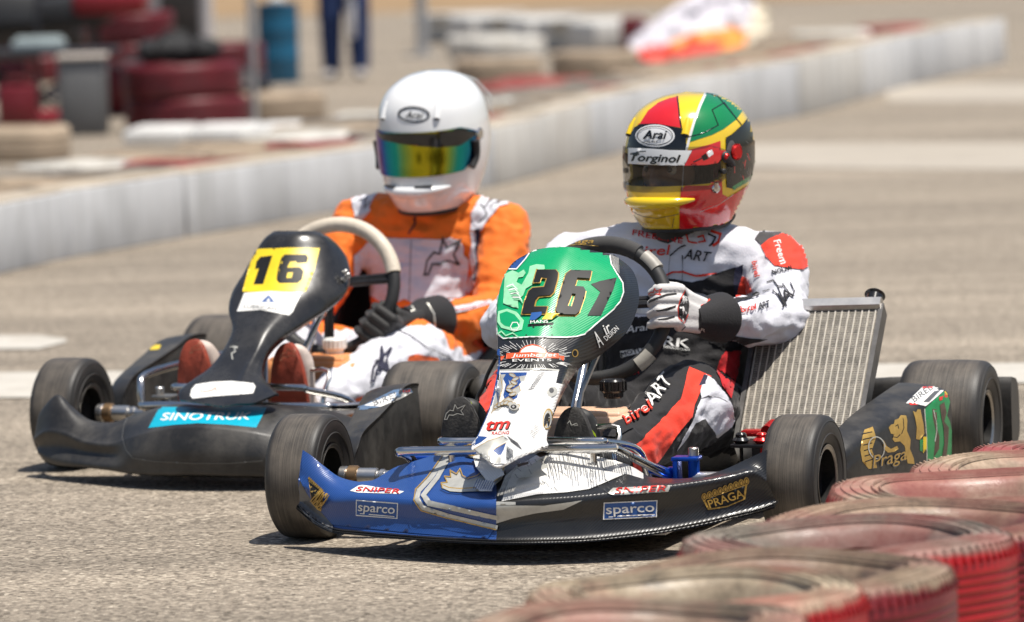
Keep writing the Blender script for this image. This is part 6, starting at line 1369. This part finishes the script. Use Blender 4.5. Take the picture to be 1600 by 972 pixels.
for px, py, kd in ((20, 250, 'tan'), (80, 246, 'tan'), (140, 250, 'grey'), (430, 190, 'tan'), (500, 186, 'tan'), (560, 186, 'red'), (800, 175, 'red'), (850, 165, 'red'), (900, 160, 'red'), (960, 156, 'red'), (1020, 150, 'red'), (1080, 150, 'red'), (780, 130, 'tan'), (830, 126, 'tan'), (880, 128, 'tan'), (930, 118, 'tan'), (760, 90, 'white'), (790, 94, 'white'), (1130, 130, 'grey'), (1240, 96, 'tan'), (1300, 84, 'white'), (1350, 80, 'tan'), (1400, 74, 'red'), (1450, 72, 'tan')): lay(px, py, kd)

# far white blocks at the edge of the dirt
m_far = pm('far_white_block', (0.60, 0.59, 0.56, 1), 0.8, 0, 0.12, 3, dirt=0.4)
for i, (x0, x1, y0, lab) in enumerate(((690, 770, 66, 'far white block beside the thin grey pole'), (782, 862, 72, 'middle one of the three far white blocks'), (872, 968, 78, 'far white block next to the dark red crate'))):
    a, b = ground_at(x0, y0), ground_at(x1, y0 + 4); c_ = (a + b) / 2; m = MB(); m.box((c_[0], c_[1] + 0.2, 0.12), (np.linalg.norm(b - a), 0.4, 0.24), Matrix.Rotation(math.atan2(b[1] - a[1], b[0] - a[0]), 3, 'Z'), 0.03)
    m.box((c_[0], c_[1] + 0.2, 0.245), (np.linalg.norm(b - a) * 0.8, 0.3, 0.02), None, 0.005); tag(m.build('concrete_block', m_far), lab, 'concrete block', 'far white blocks')
q = ground_at(992, 82); m = MB(); m.box((q[0], q[1] + .1, .13), (0.20, .3, .26), None, .015); m.box((q[0], q[1] + .1, .265), (0.17, .26, .014), None, .004); m.box((q[0], q[1] - .055, .17), (0.1, .012, .03), None, .003)
tag(m.build('crate', pm('dark_red_crate', (0.12, 0.01, 0.015, 1), 0.5)), 'small dark red crate left of the white cloth', 'crate')

# crumpled banner lying over the tyres
ban_w = pm('white_banner_cloth', (0.56, 0.54, 0.58, 1), 0.8, 0, 0.15, 3); ban_r = pm('red_banner_cloth', (0.62, 0.06, 0.04, 1), 0.7); ban_o = pm('orange_banner_cloth', (0.80, 0.28, 0.05, 1), 0.7); ban_c = pm('cream_banner_cloth', (0.62, 0.55, 0.42, 1), 0.7)
edge_lo = [(985, 74), (1000, 92), (1040, 99), (1085, 88), (1130, 84), (1165, 72), (1200, 52)]; edge_hi = [(982, 66), (1015, 40), (1060, 8), (1100, -12), (1150, -20), (1180, 6), (1200, 20)]
V = []; Fc = []; fm = []; nu, nv = 60, 26
lo = cr(np.array(edge_lo, float), nu); hi = cr(np.array(edge_hi, float), nu)
for i in range(nu):
    for j in range(nv):
        v_ = j / (nv - 1); px, py = lo[i] * (1 - v_) + hi[i] * v_; g0 = WF.at(px, py, y=39.2 + 1.1 * v_ ** 0.8)
        wv = noise.noise(Vector((i * .16, j * .22, 3))) * .16 + noise.noise(Vector((i * .45, j * .5, 9))) * .09; V.append((g0[0], g0[1] + wv, max(0.01, g0[2]) + abs(wv) * .25))
for i in range(nu - 1):
    for j in range(nv - 1): Fc.append((i * nv + j, (i + 1) * nv + j, (i + 1) * nv + j + 1, i * nv + j + 1)); v_ = j / nv; fm.append(3 if i > nu * .80 else (1 if v_ < .16 and i < nu * .62 and i > 6 else (2 if v_ < .34 and i > nu * .33 else (1 if v_ < .30 and i > 8 else 0))))
bn = mesh_obj('banner_cloth', V, Fc, [ban_w, ban_r, ban_o, ban_c], None, fm); baked(bn, [('SOLIDIFY', dict(thickness=0.012, offset=0))]); bn.data.polygons.foreach_set('use_smooth', [True] * len(bn.data.polygons)); tag(bn, 'crumpled white cloth banner with red and orange edge', 'banner')

# things of the paddock at upper left
def pole(px, py, wpx, H_, col, lab, name='pole'):
    q = ground_at(px, py); d0 = np.dot(q - C0, CW); r_ = wpx / 2 * d0 / FPX; m = MB(); m.tube([(q[0], q[1], 0), (q[0], q[1], H_)], r_, 14); m.disc((q[0], q[1], 0.01), (0, 0, 1), r_ * 3, 0.02, 16); tag(m.build(name, col), lab, 'pole'); return q
galv = pm('galvanised_steel', (0.42, 0.42, 0.42, 1), 0.5, 0.6, 0.12, 10); palep = pm('pale_painted_steel', (0.50, 0.47, 0.46, 1), 0.5, 0, 0.1, 10)
pole(398, 197, 13, 2.6, galv, 'grey steel post standing between the red tyres and the blue drum')
pole(660, 88, 19, 3.0, galv, 'grey post rising behind the white helmet')
q = ground_at(437, 130); m = MB(); r_ = 33 * np.dot(q - C0, CW) / FPX
m.lathe([(0.001, 0.0), (r_ * .93, 0.0), (r_ * .97, .015), (r_ * .97, .16), (r_ * 1.0, .175), (r_ * 1.0, .19), (r_ * .97, .205), (r_ * .97, .35), (r_ * 1.0, .365), (r_ * 1.0, .38), (r_ * .97, .395), (r_ * .97, .53), (r_, .545), (r_, .56), (r_ * .9, .555), (r_ * .88, .53), (0.001, .53)], (q[0], q[1], 0), (0, 0, 1), 40)
bd = m.build('blue_drum', pm('blue_drum_plastic', (0.008, 0.10, 0.19, 1), 0.4, 0, 0.12, 8)); tag(bd, 'blue drum with a white lump on its lid', 'drum')
m = MB(); m.box((q[0], q[1], .575), (.11, .10, .07), None, .03); m.build('drum_bung', vin_white, bd)
# trackside onlooker: only the jeans and shoes come into the picture
q = ground_at(541, 124); rz = math.atan2(-1, -0.2); pr = empty('person', (q[0], q[1], 0), rz + R(6)); tag(pr, 'onlooker in blue jeans seen from the thighs down', 'person')
jean = pm('blue_denim', (0.015, 0.035, 0.115, 1), 0.85, 0, 0.25, 12, bump=.3); shirt = pm('grey_shirt', (0.35, 0.36, 0.38, 1), 0.85)
hl = []
for s_ in (-1, 1): hl += [[((0, s_ * .085, .86), .105), ((.01, s_ * .095, .47), .088)], [((.01, s_ * .095, .47), .088), ((-.01, s_ * .10, .10), .070)], [((0, s_ * .19, 1.38), .06), ((-.02, s_ * .25, 1.12), .048)], [((-.02, s_ * .25, 1.12), .045), ((.06, s_ * .27, .90), .034)], [((.06, s_ * .27, .89), .034), ((.08, s_ * .27, .80), (.02, .03, .03))]]
hl += [[((0, 0, .93), (.11, .155, .1)), ((0, 0, 1.15), (.10, .14, .1))], [((0, 0, 1.15), (.10, .14, .1)), ((0, .12, 1.38), .09), ((0, -.12, 1.38), .09)], [((0, 0, 1.42), .06), ((.01, 0, 1.52), .055)], [((.015, 0, 1.62), (.095, .075, .115))], [((.10, 0, 1.61), .014), ((.085, 0, 1.64), .014)]]
pb = hull_body('body', hl, .012, shirt, pr, 5, cloth_wrinkle(.006, 21)); pb.data.materials.append(jean); pb.data.materials.append(skin)
for p in pb.data.polygons: p.material_index = 1 if p.center.z < .95 and abs(p.center.y) < .22 else (2 if p.center.z > 1.47 or (abs(p.center.y) > .2 and p.center.z < .92) else 0)
for s_ in (-1, 1): hull_body('shoe', [[((-.04, s_ * .10, .05), .045), ((.12, s_ * .115, .035), (.06, .045, .03))]], .008, pm('pale_shoe', (0.35, 0.33, 0.32, 1), .7), pr, 3)
hull_body('hair', [[((-.01, 0, 1.67), (.10, .085, .09))]], .01, black_rub, pr, 3)
m = MB(); m.box((.10, .06, .46), (.05, .06, .34), None, .015); m.disc((.11, .06, .66), (0, 0, 1), .06, .05, 18, .4); o = m.build('hand_towel', pm('white_towel', (0.62, 0.62, 0.64, 1), .9)); o.location = (q[0], q[1], 0); o.rotation_euler = (0, 0, rz + R(6)); o.parent = None; o.name = 'towel'; tag(o, 'white towel hanging in front of the blue jeans', 'towel')
# grey bin-like cabinet
q = ground_at(130, 212); d0 = np.dot(q - C0, CW); W_ = 73 * d0 / FPX; m = MB(); m.mi = 0; m.box((q[0], q[1] + .14, .215), (W_, .28, .43), None, .01); m.box((q[0], q[1] - .004, .2), (W_ * .8, .012, .32), None, .003); m.mi = 1; m.box((q[0], q[1] + .14, .442), (W_ * 1.08, .31, .025), None, .006)
tag(m.build('cabinet', [pm('grey_cabinet_paint', (0.125, 0.125, 0.125, 1), .5, 0, .1, 6), pm('pale_cabinet_top', (0.5, 0.44, 0.38, 1), .6)]), 'small grey cabinet with pale top left of the dark red tyres', 'cabinet')
dr = pm('dark_red_tyre', (0.11, 0.005, 0.009, 1), .45, 0, .35, 6, dirt=.3, dirtcol=(.06, .02, .02, 1))
q = ground_at(288, 207); flat_tyre(q[0], q[1] + .33, .355, .19, dr, 'dark red tyre at the foot of the stack', 'dark red tyre stack', bars=False, n=60, name='stacked_tyre'); flat_tyre(q[0] - .02, q[1] + .33, .345, .19, dr, 'dark red tyre on top of the stack', 'dark red tyre stack', z=.192, bars=False, n=60, name='stacked_tyre')
# black holdall slumped on the stack
o = hull_body('holdall', [[((q[0] - .17, q[1] + .22, .455), (.10, .13, .07)), ((q[0] + .10, q[1] + .22, .455), (.12, .13, .075))], [((q[0] - .05, q[1] + .25, .52), (.10, .08, .05))]], .012, pm('black_canvas', (0.012, 0.012, 0.013, 1), .8), None, 4, cloth_wrinkle(.012, 5)); tag(o, 'slumped black bag lying on the dark red tyre stack', 'bag')
m = MB(); m.tube([(q[0] - .15, q[1] + .1, .48), (q[0] - .08, q[1] + .06, .56), (q[0] + .02, q[1] + .06, .56), (q[0] + .08, q[1] + .1, .48)], .008, 8, res=4); m.build('handle', black_rub, o)
q2 = ground_at(283, 118); m = MB(); m.lathe([(0.001, 0), (.075, 0), (.10, .18), (.105, .185), (.10, .19), (.092, .18), (.07, .01), (.001, .01)], (q2[0], q2[1], .0), (0, 0, 1), 30); tag(m.build('bucket', pm('white_bucket_plastic', (0.62, 0.62, 0.61, 1), .5)), 'white bucket behind the dark red tyre stack', 'bucket')
# two pale posts carrying a red canopy
cx0, cx1 = ground_at(238, 150), ground_at(327, 150); m = MB()
root = empty('canopy', (cx0[0], cx0[1], 0)); tag(root, 'red canopy on pale posts at upper left', 'canopy')
for q_, w_ in ((cx0, 0.07), (cx1, 0.045)): m = MB(); m.tube([(q_[0] - cx0[0], q_[1] - cx0[1], 0), (q_[0] - cx0[0], q_[1] - cx0[1], 2.2)], w_, 12); m.build('post', palep, root)
for dx in (-1.3,): m = MB(); m.tube([(dx, 1.0, 0), (dx, 1.0, 2.2)], .04, 12); m.build('post', palep, root)
m = MB(); m.box((-.4, .6, 2.25), (2.4, 1.8, .05), None, .01); m.box((-.4, -.3, 2.12), (2.4, .03, .24), None, .005); m.build('canopy_cloth', pm('red_canopy_cloth', (0.30, 0.01, 0.015, 1), .6), root)
# dark work table with gear, red seat cushion and a parked dark machine
q = ground_at(50, 205); tb = empty('work_table', (q[0], q[1] + .5, 0)); tag(tb, 'dark work table with thin legs at far upper left', 'table')
m = MB(); m.box((0, 0, .44), (.95, .5, .03), None, .006); m.build('tabletop', pm('dark_table_top', (0.03, 0.03, 0.034, 1), .4), tb)
for sx in (-1, 1):
    for sy in (-1, 1): m = MB(); m.tube([(sx * .42, sy * .2, .43), (sx * -.30, sy * .2, .0)], .011, 8); m.build('leg', dark_metal, tb)
m = MB(); m.box((q[0] + .02, q[1] + .45, .485), (.30, .22, .055), None, .012); m.box((q[0] + .02, q[1] + .45, .52), (.26, .18, .02), None, .006); tag(m.build('toolbox', pm('pale_blue_box', (0.36, 0.42, 0.42, 1), .5)), 'pale blue toolbox on the dark table', 'toolbox')
m = MB(); m.box((q[0] + .02, q[1] + .2, .06), (.40, .26, .10), None, .03); m.box((q[0] - .10, q[1] + .16, .13), (.12, .18, .05), None, .02); tag(m.build('seat_cushion', pm('deep_red_cushion', (0.22, 0.01, 0.02, 1), .5)), 'deep red cushion on the ground beside the grey cabinet', 'cushion')
m = MB(); q3 = ground_at(95, 190); m.mi = 0; m.box((q3[0] - .25, q3[1] + .4, .62), (1.1, .5, .20), Matrix.Rotation(R(-5), 3, 'Y'), .05); m.mi = 1; m.box((q3[0] + .30, q3[1] + .35, .70), (.45, .46, .16), None, .05); m.mi = 0
for dx in (-.6, .2): m.tube([(q3[0] + dx, q3[1] + .3, .6), (q3[0] + dx, q3[1] + .3, .0)], .028, 10)
tag(m.build('kart_trolley', [pm('dark_machine', (0.015, 0.015, 0.016, 1), .5), pm('red_panel', (0.22, 0.01, 0.015, 1), .4)]), 'dark kart trolley with a red panel above the grey cabinet', 'trolley')

# dark heap, cans and folded chairs that crowd the paddock corner
blk = pm('black_tarpaulin', (0.010, 0.010, 0.011, 1), .55, 0, .2, 8); drd = pm('deep_red_can', (0.13, 0.005, 0.009, 1), .4)
q = ground_at(262, 178); o = hull_body('tarpaulin_heap', [[((q[0] - .40, q[1] + .3, .10), (.22, .3, .12)), ((q[0] + .05, q[1] + .3, .16), (.20, .25, .16)), ((q[0] + .42, q[1] + .3, .12), (.20, .3, .14))], [((q[0] - .25, q[1] + .2, .20), (.16, .2, .14))]], .02, blk, None, 4, cloth_wrinkle(.03, 7)); tag(o, 'heap under a black tarpaulin behind the dark red tyre stack', 'tarpaulin')
for px, py, lab in ((30, 214, 'red fuel can lying lowest at the left edge'), (186, 180, 'red fuel can between grey cabinet and dark red tyres'), (20, 150, 'red fuel can under the work table')):
    q = ground_at(px, py); m = MB(); m.box((q[0], q[1], .15), (.22, .15, .28), None, .03); m.box((q[0], q[1] - .002, .15), (.14, .16, .18), None, .02); m.tube([(q[0] - .06, q[1], .28), (q[0] - .05, q[1], .33), (q[0] + .04, q[1], .33), (q[0] + .05, q[1], .28)], .012, 8); m.disc((q[0] + .08, q[1], .30), (0, 0, 1), .022, .03, 14)
    tag(m.build('fuel_can', drd), lab, 'fuel can', 'red fuel cans in the paddock')
for px, py, lab in ((10, 195, 'folded black chair at the left edge of the photo'), (172, 160, 'folded black chair behind the grey cabinet')):
    q = ground_at(px, py); ch = empty('folding_chair', (q[0], q[1], 0)); tag(ch, lab, 'chair', 'black folding chairs in the paddock')
    for sx in (-1, 1):
        for a, b in (((sx * .2, -.12, 0), (sx * .2, .15, .80)), ((sx * .2, .15, 0), (sx * .2, -.12, .46))): m = MB(); m.tube([a, b], .014, 8); m.build('leg', dark_metal, ch)
    m = MB(); m.box((0, -.02, .42), (.40, .30, .02), Matrix.Rotation(R(-12), 3, 'X'), .008); m.build('seat', blk, ch); m = MB(); m.box((0, .13, .70), (.40, .02, .22), Matrix.Rotation(R(-18), 3, 'X'), .008); m.build('backrest', blk, ch)
for i, (px, z_, r_) in enumerate(((205, 0, .30), (205, .2, .29), (205, .4, .29), (345, 0, .30), (345, .2, .29))):
    q = ground_at(px, 165); flat_tyre(q[0], q[1], r_, .195, dr, ('dark red tyre in the tall stack behind the cabinet', 'dark red tyre in the short stack beside the grey post')[i > 2], ('tall', 'short')[i > 2] + ' stack of dark red tyres', z=z_, bars=False, n=48, name='stacked_tyre')
for px, py, lab in ((150, 95, 'dark red tyre lying behind the cabinet'), (60, 128, 'dark red tyre lying behind the work table'), (345, 120, 'dark red tyre lying behind the stack')):
    q = ground_at(px, py); flat_tyre(q[0], q[1], .33, .20, dr, lab, 'loose dark red tyres', bars=False, n=48, name='loose_tyre')
q = ground_at(110, 128); m = MB(); m.box((q[0], q[1] + .3, .45), (1.9, .5, .9), None, .04); m.box((q[0], q[1] + .02, .55), (1.7, .03, .55), None, .01)
for dx in (-.6, 0, .6): m.box((q[0] + dx, q[1] + .0, .18), (.5, .04, .05), None, .01)
tag(m.build('equipment_trunk', pm('black_trunk_paint', (0.018, 0.016, 0.015, 1), .45, 0, .3, 4, dirt=.4, dirtcol=(.09, .06, .05, 1))), 'long black equipment trunk at far upper left', 'trunk')
